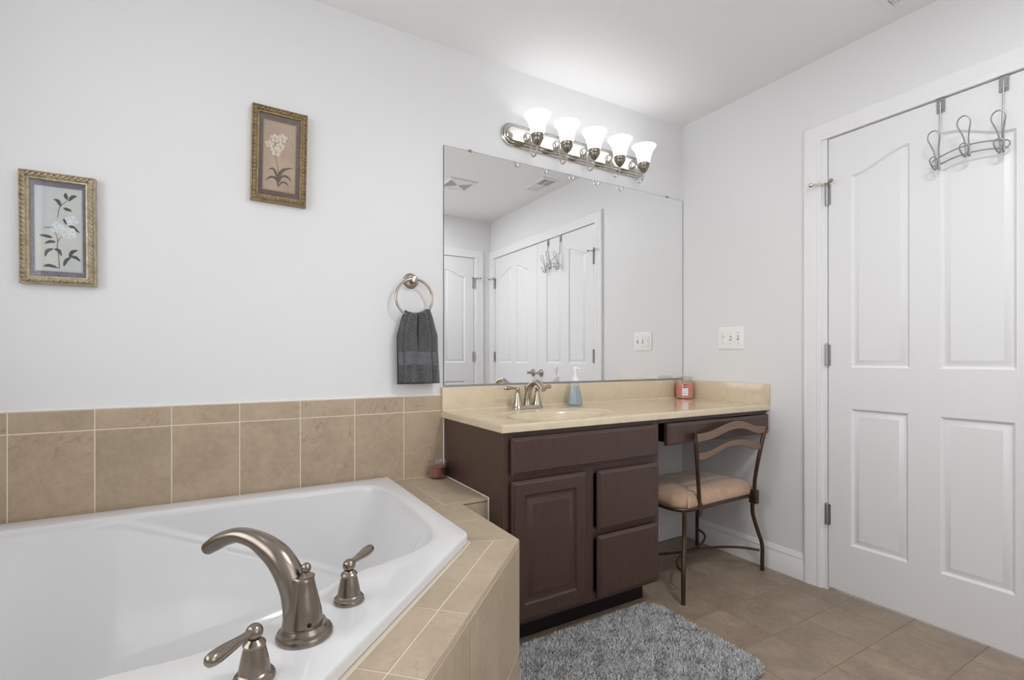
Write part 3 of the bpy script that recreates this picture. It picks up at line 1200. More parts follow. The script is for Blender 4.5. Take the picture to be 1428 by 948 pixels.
# ------------------------------------------------------------------ wall mirror
mr = thing('wall_mirror', 'large frameless wall mirror above the vanity top', 'mirror', (-.77, 0, .932))
k = MB()
k.box(-1.5325, -.004, -.006, -.0008, .9315, 1.9885, 0, 1)
k.add([(-1.5315, -.0062, .9325), (-.005, -.0062, .9325), (-.005, -.0062, 1.9875), (-1.5315, -.0062, 1.9875)], [(0, 1, 2, 3)], 0)
k.build('mirror_glass', ['mirror', 'mirroredge'], mr, flat=True)
for xx in (-1.405, -.135):
    k = MB()
    k.box(xx - .009, xx + .009, -.0105, -.0008, 1.984, 1.9945, .002)
    k.lathe([(.004, 0), (.004, .0015), (.001, .002)], (xx, -.0105, 1.9905), axis=(0, -1, 0), n=10)
    k.build('mirror_clip', 'steel', mr)
k = MB()
k.box(-1.5325, -.004, -.0085, -.0008, .9285, .9335, .0008)
k.build('bottom_channel', 'steel', mr)

# ------------------------------------------------------------------ vanity light bar
vl = thing('vanity_light', 'five-lamp brushed nickel vanity light bar above the mirror', 'light', (-.78, 0, 2.11))


def stadium(dz, x0=-1.245, x1=-.318, zc=2.112, h=.055, n=12):
    r = h - dz
    pts = []
    for i in range(n + 1):
        a = -PI / 2 + PI * i / n
        pts.append((x1 - h + r * math.cos(a), zc + r * math.sin(a)))
    for i in range(n + 1):
        a = PI / 2 + PI * i / n
        pts.append((x0 + h + r * math.cos(a), zc + r * math.sin(a)))
    return pts


k = MB()
rings = []
for dz, y in ((0, -.0008), (0, -.008), (.002, -.011), (.006, -.012), (.0075, -.010), (.009, -.010), (.010, -.016), (.013, -.019), (.017, -.0195), (.0185, -.0175), (.020, -.0175), (.021, -.023), (.024, -.026), (.028, -.0265)):
    rings.append([(a, y, b) for a, b in stadium(dz)])
k.loft(rings, True, False, True)
k.build('back_plate', 'chrome', vl, angle=25)
for xx in (-1.195, -.365):
    MB().sphere((xx, -.0268, 2.105), .0045, n=10, sy=.6).build('screw', 'satin', vl)


LY, LZ = -.11, .0165


def lamp_arm(xx):
    arm = MB()
    arm.lathe([(.026, 0), (.026, .003), (.022, .010), (.012, .016), (.006, .018)], (xx, -.0262, 2.104), axis=(0, -1, 0), n=24)
    arm.tube(spline([(xx, -.038, 2.104), (xx, -.048, 2.104), (xx, -.0535, 2.092), (xx, -.055, 2.06), (xx, -.0565, 2.028), (xx, -.064, 2.008), (xx, -.081, 1.9995), (xx, -.098, 2.008), (xx, -.1075, 2.028), (xx, -.11, 2.056)], 5), .0046, 10)
    a = arm.build('arm', 'chrome', vl)
    c = MB()
    c.lathe([(.006, 2.024), (.010, 2.028), (.018, 2.036), (.023, 2.046), (.0255, 2.052), (.0265, 2.056), (.0285, 2.058), (.0285, 2.070), (.0298, 2.072), (.0298, 2.075), (.0285, 2.076), (.026, 2.070), (.001, 2.062)], (xx, LY, LZ), n=28)
    c.build('socket_cup', 'nickel', a)
    g = MB()
    pr = [(.028, 2.070), (.0345, 2.074), (.039, 2.083), (.042, 2.098), (.0455, 2.112), (.050, 2.126), (.057, 2.140), (.066, 2.152), (.0755, 2.161), (.078, 2.1635), (.0775, 2.166), (.0745, 2.1655), (.0645, 2.156), (.055, 2.144), (.0475, 2.128), (.043, 2.112), (.0395, 2.098), (.0365, 2.085), (.030, 2.075)]
    pr = [(a * .825, b) for a, b in pr]
    g.lathe(pr, (xx, LY, LZ), n=36, cap0=False, cap1=False)
    g.build('glass_shade', 'shade', a)
    b = MB()
    b.lathe([(.008, 2.066), (.010, 2.072), (.016, 2.080), (.0195, 2.088), (.0185, 2.096), (.012, 2.103), (.001, 2.105)], (xx, LY, LZ), n=18)
    b.build('bulb', 'bulb', a)
    light('bulb_light', 'POINT', (xx, LY, 2.136), VANITY_POWER, radius=.013, color=(1, .995, .985))


for i in range(5):
    lamp_arm(-1.108 + .1702 * i)

# recessed lamp over the tub and added fill lamp over the floor (out of the frame)
for nm, lx, ly, lr, lab in (('recessed_lamp', -2.6, -.87, .085, 'round recessed ceiling lamp over the bathtub'), ('fill_lamp', -1.15, -1.85, .165, 'added round flush fill lamp over the middle of the floor')):
    rl = thing(nm, lab, 'light', (lx, ly, H))
    k = MB()
    k.lathe([(lr, -.0005), (lr, -.006), (lr - .007, -.009), (lr - .017, -.006), (lr - .019, -.002)], (lx, ly, H), n=40, cap0=False, cap1=False)
    k.build('trim_ring', 'white', rl)
    k = MB()
    k.lathe([(lr - .018, -.003), (lr - .018, -.0045), (.001, -.0046)], (lx, ly, H), n=40)
    k.build('lamp_face', 'lampface', rl)
    light('ceiling_light', 'AREA', (lx, ly, H - .012), CEILING_POWER[0 if lx < -2 else 1], size=2 * lr - .04, color=(.975, .99, 1))

# ------------------------------------------------------------------ ceiling vents
ev = thing('exhaust_fan', 'square white exhaust fan grille on the ceiling, seen in the mirror', 'vent', (-.75, -1.587, H))
k = MB()
x0, x1, y0, y1 = -.868, -.632, -1.708, -1.466
R = rect(x0, x1, y0, y1)
xc_, yc_ = (x0 + x1) / 2, (y0 + y1) / 2
rings = [[(a, b, H - .0006) for a, b in R], [(a, b, H - .006) for a, b in R], [(a, b, H - .012) for a, b in inset(R, .006)], [(a, b, H - .012) for a, b in inset(R, .02)], [(a, b, H - .008) for a, b in inset(R, .026)]]
k.loft(rings, True, False, True)
k.build('cover', 'white', ev)
k = MB()
for sg in (-1, 1):
    for r_ in range(13):
        f = .012 + r_ * .0072
        for q in range(-r_ - 1, r_ + 2):
            if abs(q) * .0072 > f * .9:
                continue
            px, py = xc_ + sg * f, yc_ + q * .0072
            k.box(px - .0021, px + .0021, py - .0021, py + .0021, H - .0095, H - .0075)
k.build('perforations', 'ventdark', ev, flat=True)

rg = thing('ceiling_register', 'white louvred air register on the ceiling near the double doors', 'vent', (-.18, -1.255, H))
k = MB()
x0, x1, y0, y1 = -.258, -.100, -1.408, -1.104
R = rect(x0, x1, y0, y1)
rings = [[(a, b, H - .0006) for a, b in R], [(a, b, H - .003) for a, b in R], [(a, b, H - .008) for a, b in inset(R, .006)], [(a, b, H - .008) for a, b in inset(R, .024)], [(a, b, H - .003) for a, b in inset(R, .026)]]
k.loft(rings, True, False, False)
k.build('frame', 'white', rg)
k = MB()
k.box(x0 + .025, x1 - .025, y0 + .025, y1 - .025, H - .0025, H - .0006)
k.build('recess', 'ventdark', rg, flat=True)
k = MB()
yy = y0 + .03
i = 0
while yy < y1 - .03:
    tilt = -.0085 if yy < (y0 + y1) / 2 else .004
    k.prism([(x0 + .026, yy - .0012, H - .003), (x0 + .026, yy + .0012, H - .003), (x0 + .026, yy + tilt + .0012, H - .008), (x0 + .026, yy + tilt - .0012, H - .008)], (x1 - x0 - .052, 0, 0))
    yy += .0095
k.box((x0 + x1) / 2 - .003, (x0 + x1) / 2 + .003, y0 + .026, y1 - .026, H - .0085, H - .003)
k.box(x0 + .026, x1 - .026, (y0 + y1) / 2 - .006, (y0 + y1) / 2 + .006, H - .0085, H - .003)
k.build('louvres', 'white', rg, flat=True)

# ------------------------------------------------------------------ switch plate
sw = thing('switch_plate', 'white outlet-and-switch plate on the wall beside the mirror', 'switch', (0, -.329, 1.159))
k = MB()
R = rect(-.407, -.251, 1.099, 1.22)
rings = [[(-.0004, a, b) for a, b in R], [(-.003, a, b) for a, b in R], [(-.0055, a, b) for a, b in inset(R, .004)], [(-.006, a, b) for a, b in inset(R, .006)]]
k.loft(rings, True, False, True)
k.build('plate', 'plastic', sw)
for zc in (1.179, 1.139):
    k = MB()
    k.lathe([(.017, 0), (.017, .0018), (.0155, .0026), (.001, .0027)], (-.0058, -.2835, zc), axis=(-1, 0, 0), n=24, mat=0)
    k.box(-.0092, -.0082, -.2780, -.2762, zc + .001, zc + .009, 0, 1)
    k.box(-.0092, -.0082, -.2908, -.2890, zc + .001, zc + .008, 0, 1)
    k.lathe([(.0027, 0), (.0027, .0008)], (-.0083, -.2835, zc - .007), axis=(-1, 0, 0), n=10, mat=1)
    k.build('outlet', ['plastic', 'slot'], sw)
for yc, dz in ((-.329, -.006), (-.3745, .006)):
    k = MB()
    k.box(-.0072, -.0058, yc - .006, yc + .006, 1.146, 1.172, 0, 1)
    k.tube([(-.006, yc, 1.159), (-.0185, yc, 1.159 + dz)], [.0052, .0042], 8, flat=.75, up=(0, 0, 1))
    k.build('toggle', ['plastic', 'slot'], sw)
for yc in (-.2835, -.329, -.3745):
    for z in ((1.159,) if yc == -.2835 else (1.129, 1.189)):
        MB().lathe([(.0028, 0), (.0022, .0012), (.001, .0013)], (-.006, yc, z), axis=(-1, 0, 0), n=10).build('screw', 'steel', sw)

# ------------------------------------------------------------------ over-door hook rack
hr = thing('hook_rack', 'silver wire three-hook rack hung over the top of the door', 'hook rack', (0, -1.325, 1.9))
for yc in (-1.237, -1.415):
    k = MB()
    k.box(-.0035, -.002, yc - .013, yc + .013, 1.992, 2.0462, .0006)
    k.box(-.0035, .0375, yc - .013, yc + .013, 2.0446, 2.0458)
    k.box(-.0062, -.0035, yc - .009, yc + .009, 2.0, 2.036, .001)
    for z in (2.027, 2.012, 2.004):
        k.lathe([(.0028, 0), (.0022, .0016), (.001, .0018)], (-.0062, yc, z), axis=(-1, 0, 0), n=10, mat=1)
    st_ = k.build('strap', ['steel', 'slot'], hr)
    k = MB()
    k.tube(spline([(-.0075, yc, 2.03), (-.008, yc, 1.98), (-.013, yc, 1.90), (-.019, yc, 1.83), (-.02, yc, 1.795)], 5), .0026, 8)
    k.build('rod', 'steel', st_)


def bow(t):
    return .016 * (1 - (2 * t - 1) ** 2)


k = MB()
loop = []
for i in range(21):
    t = i / 20
    y = lerp(-1.232, -1.42, t)
    loop.append((-.021 - .010 * (1 - (2 * t - 1) ** 2), y, 1.813 + bow(t)))
for a in (60, 20, -20, -60):
    loop.append((-.021, -1.42 - .016 * math.cos(math.radians(a)), 1.799 + .0155 * math.sin(math.radians(a))))
for i in range(21):
    t = 1 - i / 20
    y = lerp(-1.232, -1.42, t)
    loop.append((-.021 - .010 * (1 - (2 * t - 1) ** 2), y, 1.784 + bow(t)))
for a in (-60, -20, 20, 60):
    loop.append((-.021, -1.232 + .016 * math.cos(math.radians(a)), 1.799 + .0155 * math.sin(math.radians(a))))
k.tube(loop, .0024, 8, closed=True)
k.build('rail', 'steel', hr)
for yc, zz, xo in ((-1.235, 0, -.024), (-1.326, .016, -.034), (-1.416, 0, -.024)):
    k = MB()
    # large upper loop leaning away from the door
    pts = [(xo, yc - .0055, 1.770 + zz), (xo - .002, yc - .0055, 1.80 + zz), (xo - .014, yc - .0065, 1.835 + zz), (xo - .027, yc - .013, 1.862 + zz), (xo - .036, yc - .0185, 1.882 + zz), (xo - .040, yc - .014, 1.900 + zz), (xo - .042, yc, 1.9075 + zz)]
    pts2 = [(a, 2 * yc - b, c) for a, b, c in reversed(pts[:-1])]
    k.tube(spline(pts + pts2, 5), .0023, 8)
    # small lower hook
    pts = [(xo, yc - .0055, 1.778 + zz), (xo - .006, yc - .0055, 1.769 + zz), (xo - .018, yc - .006, 1.770 + zz), (xo - .030, yc - .010, 1.784 + zz), (xo - .037, yc - .0125, 1.799 + zz), (xo - .039, yc - .008, 1.808 + zz), (xo - .040, yc, 1.8105 + zz)]
    pts2 = [(a, 2 * yc - b, c) for a, b, c in reversed(pts[:-1])]
    k.tube(spline(pts + pts2, 5), .0022, 8)
    k.build('hook', 'steel', hr)

# ------------------------------------------------------------------ towel ring and towel
tr = thing('towel_ring', 'nickel towel ring on the wall left of the mirror', 'towel ring', (-1.683, 0, 1.379))
k = MB()
k.lathe([(.001, .0005), (.033, .0005), (.033, .005), (.030, .009), (.024, .011), (.022, .015), (.015, .017), (.0125, .022), (.0115, .042), (.014, .046), (.015, .052), (.012, .058), (.001, .060)], (-1.683, 0, 1.379), axis=(0, -1, 0), n=32)
k.build('mount', 'satin', tr)
k = MB()
RCZ, RR = 1.302, .079
k.tube([(-1.683 + RR * math.cos(2 * PI * i / 64), -.050, RCZ + RR * math.sin(2 * PI * i / 64)) for i in range(64)], .0052, 12, closed=True)
k.build('ring', 'satin', tr)

NU, NT = 72, 90
verts = []
for j in range(NT + 1):
    t = j / NT
    for i in range(NU + 1):
        u = i / NU
        q = 2 * u - 1
        if t < .47:                       # front
            a = t / .47                   # 0 bottom, 1 top
            z = lerp(.950, 1.236, a)
            side = -1
        elif t > .53:
            a = 1 - (t - .53) / .47
            z = lerp(.943, 1.236, a)
            side = 1
        else:
            a = 1.0
            z = 1.236
            side = lerp(-1, 1, (t - .47) / .06)
        wd = lerp(.172, .108, sstep(.66, 1.0, a))
        xc = lerp(-1.664, -1.668, a)
        x = xc + q * wd / 2
        ringz = RCZ - math.sqrt(max(RR ** 2 - min(.05, abs(x + 1.683)) ** 2, 0)) + .0065
        if abs(side) < 1:
            ang = side * PI / 2
            y = -.050 + .0155 * math.sin(ang)
            z = ringz + .009 * math.cos(ang)
        else:
            z = lerp(z, ringz, sstep(.75, 1, a))
            y = -.050 + side * lerp(.018, .0155, a)
        if side <= 0:
            wgt = min(1, -side)
            fold = .021 * math.exp(-((u - .47) / .042) ** 2) * sstep(.18, .75, a) + .010 * math.exp(-((u - .13) / .028) ** 2) + .010 * math.exp(-((u - .81) / .028) ** 2) - .007 * math.exp(-((u - .27) / .13) ** 2) - .008 * math.exp(-((u - .70) / .12) ** 2) * (.4 + .6 * a)
            fold += .016 * max(0, abs(q) - .70) / .30 + .004 * math.sin(u * 19 + a * 2.2) * (1 - a)
            fold += .010 * math.exp(-((u - .86) / .05) ** 2) * (1 - .3 * a)
            y += fold * wgt
        else:
            y += (.004 * math.sin(u * 9)) * side * (1 - a)
        if t <= .47 and a < .5:
            x += .006 * (1 - 2 * a) * max(0, q)
            z -= .006 * max(0, q) * (1 - 2 * a)
        y = min(y, -.006)
        verts.append((x, y, z))
faces, mi = [], []
for j in range(NT):
    for i in range(NU):
        a = j * (NU + 1) + i
        faces.append((a, a + 1, a + NU + 2, a + NU + 1))
        zc = verts[a][2]
        mi.append(1 if 1.020 < zc < 1.072 and j < NT * .47 else 0)
k = MB()
k.v, k.f, k.m = verts, faces, mi
tw = k.build('hand_towel', ['terry', 'band'], angle=80)
sm = tw.modifiers.new('thickness', 'SOLIDIFY')
sm.thickness = .005
sm.offset = 0
tag(tw, 'dark grey terry hand towel hanging on the towel ring', 'towel')


# ------------------------------------------------------------------ framed pictures
def picture(name, label, centre, roll, fm, mm, pm, line, design, W=.181, Hh=.342):
    t = thing(name, label, 'picture', (centre[0], 0, centre[1]), (0, roll, 0))
    fw = .0255

    def P(u, v, d):
        return (u, -d, v)
    k = MB()
    O = rect(-W / 2, W / 2, -Hh / 2, Hh / 2)
    rings = []
    for i_, d in ((0, .0012), (0, .020), (.0015, .026), (.004, .028), (.006, .0265), (.007, .0245), (.012, .0275), (.016, .027), (.0185, .0225), (.0195, .0225), (.021, .0235), (fw - .002, .0225), (fw, .018), (fw, .010)):
        rings.append([P(a, b, d) for a, b in inset(O, i_)])
    k.loft(rings, True, False, False)
    # slanted rope ornament along the moulding
    md = .0115
    segs = [((-W / 2 + md, -Hh / 2 + .014), (-W / 2 + md, Hh / 2 - .014)), ((-W / 2 + .014, Hh / 2 - md), (W / 2 - .014, Hh / 2 - md)), ((W / 2 - md, Hh / 2 - .014), (W / 2 - md, -Hh / 2 + .014)), ((W / 2 - .014, -Hh / 2 + md), (-W / 2 + .014, -Hh / 2 + md))]
    for a, b in segs:
        a, b = Vector(a), Vector(b)
        L = (b - a).length
        n = int(L / .0135)
        d = (b - a) / L
        nn = Vector((-d.y, d.x))
        for i in range(n):
            c = a + d * (L * (i + .5) / n)
            p0, p1 = c - d * .0055 - nn * .0062, c + d * .0055 + nn * .0062
            ctr = [Vector(P(lerp(p0.x, p1.x, s), lerp(p0.y, p1.y, s), .0272 + .0016 * math.sin(PI * s))) for s in (0, .25, .5, .75, 1)]
            k.tube(ctr, [.0008, .003, .0042, .003, .0008], 8, mat=0)
    k.build('frame', fm, t, keep=True)
    mw, mh = W - 2 * fw, Hh - 2 * fw
    k = MB()
    k.box(-mw / 2 - .002, mw / 2 + .002, -.0125, -.004, -mh / 2 - .002, mh / 2 + .002)
    k.build('mat_board', mm, t, keep=True)
    k = MB()
    pw, ph = .105, .252
    k.box(-pw / 2 - .0035, pw / 2 + .0035, -.0132, -.0124, -ph / 2 - .0035, ph / 2 + .0035, 0, 0)
    k.box(-pw / 2, pw / 2, -.0137, -.0131, -ph / 2, ph / 2, 0, 1)
    lay = [0]

    def D(u, v):
        return ((u - .5) * pw, -.0138 - lay[0] * .00002, (v - .5) * ph)

    def blade(c, wds, mat):
        """tapered leaf or stem along a centre line in (u, v) with widths"""
        lay[0] += 1
        pts = spline([(a, b, 0) for a, b in c], 6)
        n = len(pts)
        l, r = [], []
        for i, p in enumerate(pts):
            q = (pts[min(i + 1, n - 1)] - pts[max(i - 1, 0)])
            q = Vector((q.x * pw, q.y * ph, 0)).normalized()
            nn = Vector((-q.y / pw, q.x / ph, 0))
            w_ = interp(i / (n - 1), [j / (len(wds) - 1) for j in range(len(wds))], wds)
            l.append(D(p.x + nn.x * w_, p.y + nn.y * w_))
            r.append(D(p.x - nn.x * w_, p.y - nn.y * w_))
        k.loft([l, r], False, False, False, mat)

    def petal(u, v, ang, ln, wd, mat):
        lay[0] += 1
        pts = []
        for i in range(16):
            a = 2 * PI * i / 16
            x_, y_ = ln / 2 + ln / 2 * math.cos(a), wd * math.sin(a) * (.75 + .25 * math.cos(a))
            xx, yy = x_ * math.cos(ang) - y_ * math.sin(ang), x_ * math.sin(ang) + y_ * math.cos(ang)
            pts.append(D(u + xx / pw, v + yy / ph))
        k.poly(pts, mat)
    design(blade, petal)
    k.build('print', [line, pm, 'leaf_dark' if pm == 'paper_blue' else 'leaf_brown', 'petal_white' if pm == 'paper_blue' else 'petal_cream', 'petal_shade' if pm == 'paper_blue' else 'petal_core'], t, keep=True, flat=True)
    k = MB()
    k.box(-mw / 2 - .001, mw / 2 + .001, -.0168, -.0162, -mh / 2 - .001, mh / 2 + .001)
    k.build('glazing', 'glass', t, keep=True)
    return t


def gardenia(blade, petal):
    L = [.0003, .0042, .005, .0032, .0002]
    blade([(.50, .02), (.49, .16), (.46, .28), (.47, .38), (.41, .47)], [.0012, .0011, .001, .001, .0008], 2)
    blade([(.46, .34), (.53, .40), (.60, .43)], [.0009, .0008, .0006], 2)
    blade([(.49, .70), (.52, .77), (.62, .83), (.75, .885)], [.0008, .0008, .0007, .0005], 2)
    blade([(.49, .70), (.47, .64)], [.0007, .0006], 2)
    for c in ([(.43, .345), (.30, .345), (.18, .315)], [(.36, .395), (.22, .41), (.06, .415)], [(.38, .26), (.24, .23), (.19, .155)], [(.39, .26), (.50, .24), (.55, .175)], [(.48, .03), (.28, .055), (.14, .04)],
              [(.60, .055), (.66, .13), (.78, .175)], [(.72, .17), (.80, .24), (.93, .265)], [(.74, .185), (.88, .17), (.98, .125)], [(.55, .78), (.48, .85), (.38, .86)], [(.60, .77), (.70, .755), (.80, .74)],
              [(.70, .875), (.66, .92), (.66, .96)], [(.72, .86), (.82, .92), (.92, .93)], [(.70, .57), (.82, .54), (.97, .48)], [(.60, .64), (.68, .59), (.76, .56)]):
        blade(c, L, 2)
    for (u, v, r) in ((.46, .52, .0175), (.79, .62, .0165), (.72, .465, .0195)):
        for i in range(9):
            a = i * 2 * PI / 9 + u * 7
            petal(u, v, a, r * (1.05 if i % 2 else .85), r * .42, 3)
        for i in range(5):
            a = i * 2 * PI / 5 + .4
            petal(u, v, a, r * .62, r * .10, 4)
            petal(u, v, a + .3, r * .52, r * .25, 3)
    for i in range(4):
        petal(.40, .50 + .01 * i, PI - .25 + .17 * i, .026, .0022, 4 if i % 2 else 3)


def orchid(blade, petal):
    blade([(.47, .10), (.46, .30), (.41, .42), (.36, .52)], [.0012, .001, .0009, .0008], 2)
    blade([(.36, .52), (.34, .62), (.42, .72), (.60, .78), (.80, .78), (.95, .70)], [.0007] * 6, 2)
    for c, w in (([(.47, .05), (.47, .20), (.64, .32), (.95, .37)], [.001, .006, .0055, .0004]), ([(.46, .12), (.38, .26), (.28, .31), (.16, .28)], [.001, .0045, .004, .0004]), ([(.46, .12), (.36, .18), (.22, .18), (.06, .12)], [.001, .0045, .004, .0004]),
                 ([(.48, .12), (.60, .22), (.78, .22), (.90, .16)], [.001, .0045, .0042, .0004]), ([(.48, .06), (.58, .13), (.72, .13), (.82, .08)], [.001, .0035, .0032, .0004])):
        blade(c, w, 2)
    for (u, v, r) in ((.17, .66, .0145), (.38, .57, .0185), (.34, .76, .0155), (.58, .78, .0172), (.52, .655, .0150)):
        for i in range(5):
            a = PI / 2 + i * 2 * PI / 5
            petal(u, v, a, r * 1.05, r * .46, 3)
        petal(u, v, -PI / 2, r * .5, r * .2, 4)
        petal(u, v, PI / 2 + .6, r * .35, r * .12, 4)
    for (u, v, r) in ((.78, .76, .006), (.86, .72, .005), (.94, .67, .004), (.80, .81, .005)):
        petal(u, v, .6, r, r * .4, 3)
        petal(u, v, 3.4, r, r * .35, 2)


picture('framed_print', 'silver-gold framed print of white blossoms on pale blue, left of the other picture', (-2.810, 1.447), math.radians(-.4), 'silvergold', 'mat_violet', 'paper_blue', 'paper_line', gardenia, W=.180, Hh=.341)
picture('framed_print', 'antique-gold framed print of cream orchids on tan, higher on the wall', (-2.191, 1.798), math.radians(1.1), 'gold', 'mat_brown', 'paper_tan', 'paper_line2', orchid, W=.188, Hh=.349)

# ------------------------------------------------------------------ things on the counter and deck
sb = thing('soap_dispenser', 'clear pump bottle of blue hand soap beside the sink faucet', 'soap bottle', (-.871, -.087, .8192))
BX, BY, BZ = -.871, -.087, .8194


def oval(rx, ry, z, n=32):
    rx, ry = rx * 1.08, ry * 1.3
    return [(BX + rx * math.cos(2 * PI * i / n), BY + ry * math.sin(2 * PI * i / n), BZ + z) for i in range(n)]


k = MB()
k.loft([oval(a, a * .62, z) for a, z in ((.030, 0), (.036, .001), (.0375, .004), (.0375, .010), (.0355, .025), (.032, .045), (.028, .065), (.0235, .085), (.0205, .098), (.019, .108), (.0165, .113), (.013, .117), (.013, .122))], True, True, True)
k.build('bottle', 'clearplastic', sb)
k = MB()
k.loft([oval(a, a * .60, z) for a, z in ((.029, .0018), (.0345, .003), (.0355, .006), (.0355, .010), (.0335, .025), (.030, .045), (.026, .065), (.0215, .085), (.019, .096))], True, True, True)
k.build('liquid_soap', 'soap', sb)
k = MB()
k.lathe([(.0165, .119), (.0175, .121), (.0175, .133), (.015, .137), (.008, .138), (.0065, .140), (.0065, .162), (.009, .164), (.0105, .170), (.0105, .186), (.009, .189), (.001, .190)], (BX, BY, BZ), n=24)
k.tube([(BX, BY, BZ + .181), (BX + .004, BY - .018, BZ + .181), (BX + .008, BY - .032, BZ + .178)], [.0062, .0055, .0045], 10)
k.build('pump', 'pump', sb)

CXc, CYc, CZc = -.072, -.078, .8194
cj = thing('jar_candle', 'coral red jar candle with a pale label in the counter corner', 'candle', (CXc, CYc, CZc))
k = MB()
k.lathe([(.044, .004), (.0462, .007), (.0462, .088), (.040, .089), (.001, .088)], (CXc, CYc, CZc), n=36)
k.build('wax', 'red_wax', cj)
k = MB()
k.lathe([(.044, 0), (.048, .002), (.049, .006), (.049, .094), (.047, .102), (.040, .107), (.039, .111), (.0405, .113)], (CXc, CYc, CZc), n=36, cap0=True, cap1=False)
k.build('jar', 'glass', cj)
k = MB()
k.lathe([(.040, .1125), (.043, .114), (.043, .119), (.038, .124), (.020, .127), (.001, .1275)], (CXc, CYc, CZc), n=30)
k.build('lid', 'clearplastic', cj)
k = MB()
ang0 = math.atan2(-2.045 - CYc, -2.389 - CXc)
for (a0, a1, z0, z1, mi_, rr) in ((-.24, .42, .020, .066, 0, .0494), (-.18, .34, .0635, .069, 1, .0497), (-.14, .30, .079, .083, 1, .0494), (-.12, .28, .030, .0325, 2, .0497), (-.12, .2, .040, .0425, 2, .0497)):
    l, r = [], []
    for i in range(9):
        a = ang0 + lerp(a0, a1, i / 8)
        l.append((CXc + rr * math.cos(a), CYc + rr * math.sin(a), CZc + z0))
        r.append((CXc + rr * math.cos(a), CYc + rr * math.sin(a), CZc + z1))
    k.loft([l, r], False, False, False, mi_)
k.build('label', ['label', 'label_ink', 'slot'], cj)

VX, VY, VZ = -1.580, -.052, ZD + .0004
vt = thing('votive_candle', 'small dark red candle in clear glass on the tub ledge', 'candle', (VX, VY, VZ))
k = MB()
k.lathe([(.001, .0), (.032, .0), (.0345, .003), (.0365, .03), (.0385, .072), (.0375, .0735), (.0365, .072), (.0345, .035), (.0335, .008), (.001, .0075)], (VX, VY, VZ), n=36)
k.build('tumbler', 'glass', vt)
k = MB()
k.lathe([(.001, .0085), (.0325, .0085), (.0332, .012), (.0348, .048), (.033, .0495), (.001, .049)], (VX, VY, VZ), n=32)
w_ = k.build('wax', 'dark_wax', vt)
k = MB()
k.tube([(VX, VY, VZ + .048), (VX + .001, VY, VZ + .057)], .0012, 6)
k.build('wick', 'label_ink', vt)

# ------------------------------------------------------------------ vanity chair
ch = thing('vanity_chair', 'bronze metal chair with tan suede seat pulled up under the vanity desk', 'chair', (-.37, -.37, 0))
legs = [((-.636, -.556), (-.679, -.587)), ((-.103, -.523), (-.064, -.549)), ((-.112, -.200), (-.068, -.162)), ((-.620, -.205), (-.665, -.165))]
for (a, b) in legs:
    def L(t):
        return (lerp(a[0], b[0], t), lerp(a[1], b[1], t))
    pts = [(*L(0), .382), (*L(-.02), .33), (*L(.02), .285), (*L(.25), .24), (*L(.62), .185), (*L(.93), .14), (*L(1.02), .10), (*L(1), .05), (*L(1), .0005)]
    k = MB()
    k.tube(spline(pts, 5), .0096, 12)
    k.build('leg', 'bronze', ch)
# seat frame ring
cs = []
for qx, qy, a0 in ((-.165, -.262, 0), (-.580, -.262, 90), (-.580, -.480, 180), (-.165, -.470, 270)):
    for i in range(7):
        a = math.radians(a0 + 15 * i)
        cs.append((qx + .076 * math.cos(a), qy + .076 * math.sin(a)))
k = MB()
ringp = [Vector((a, b, .381)) for a, b in cs]
k.tube(ringp, .0085, 10, closed=True, flat=.8)
for a, b in ((-.60, -.50), (-.14, -.49), (-.14, -.24), (-.58, -.24)):
    k.lathe([(.006, 0), (.006, .006), (.001, .007)], (a, b, .366), axis=(0, 0, -1), n=10)
k.build('seat_frame', 'bronze', ch)
# cushion
k = MB()
base = [(p.x, p.y) for p in spline([(a, b, 0) for a, b in cs], 3, True)]
cxx, cyy = -.37, -.37
rings = []
for s_, z in ((.90, .386), (.965, .386), (.985, .392), (.995, .402), (.992, .412), (.975, .424), (.94, .435), (.88, .443), (.78, .450), (.6, .456), (.35, .459), (.1, .460)):
    rings.append([(lerp(cxx, a, s_), lerp(cyy, b, s_), z) for a, b in base])
k.loft(rings, True, True, True)
k.build('seat_cushion', 'suede', ch, angle=60)
def near(p, f=.978):
    e = Vector((-2.389, -2.045, 1.051))
    return e + (Vector(p) - e) * f


def slat(top, bot, name):
    top, bot = [near(p) for p in top], [near(p) for p in bot]
    t_, b_ = spline(top, 5), spline(bot, 5)
    front = [[], []]
    rings = []
    for p, q in zip(t_, b_):
        o = Vector((.0768, .997, 0)) * .0045
        e = Vector((0, 0, .002))
        rings.append([p - o - e, p - o * .4, p + o * .4, p + o - e, q + o + e, q + o * .4, q - o * .4, q - o + e])
    MB().loft(rings, True, True, True).build(name, 'bronzelit', ch, angle=50)


# back posts
k = MB()
k.tube(spline([near(q_, lerp(1, .978, sstep(.36, .62, q_[2]))) for q_ in [(-.534, -.552, .345), (-.534, -.553, .40), (-.535, -.550, .46), (-.541, -.548, .566), (-.548, -.546, .66), (-.552, -.545, .716)]], 5), .0092, 12)
k.box(-.546, -.522, -.563, -.540, .352, .405, .003)
k.build('back_post', 'bronze', ch)
k = MB()
k.tube(spline([near(q_, lerp(1, .978, sstep(.36, .62, q_[2]))) for q_ in [(-.140, -.560, .345), (-.146, -.563, .40), (-.150, -.566, .46), (-.130, -.572, .563), (-.103, -.578, .665), (-.084, -.583, .722)]], 5), .0092, 12)
k.box(-.153, -.126, -.574, -.535, .345, .412, .003)
k.build('back_post', 'bronze', ch)



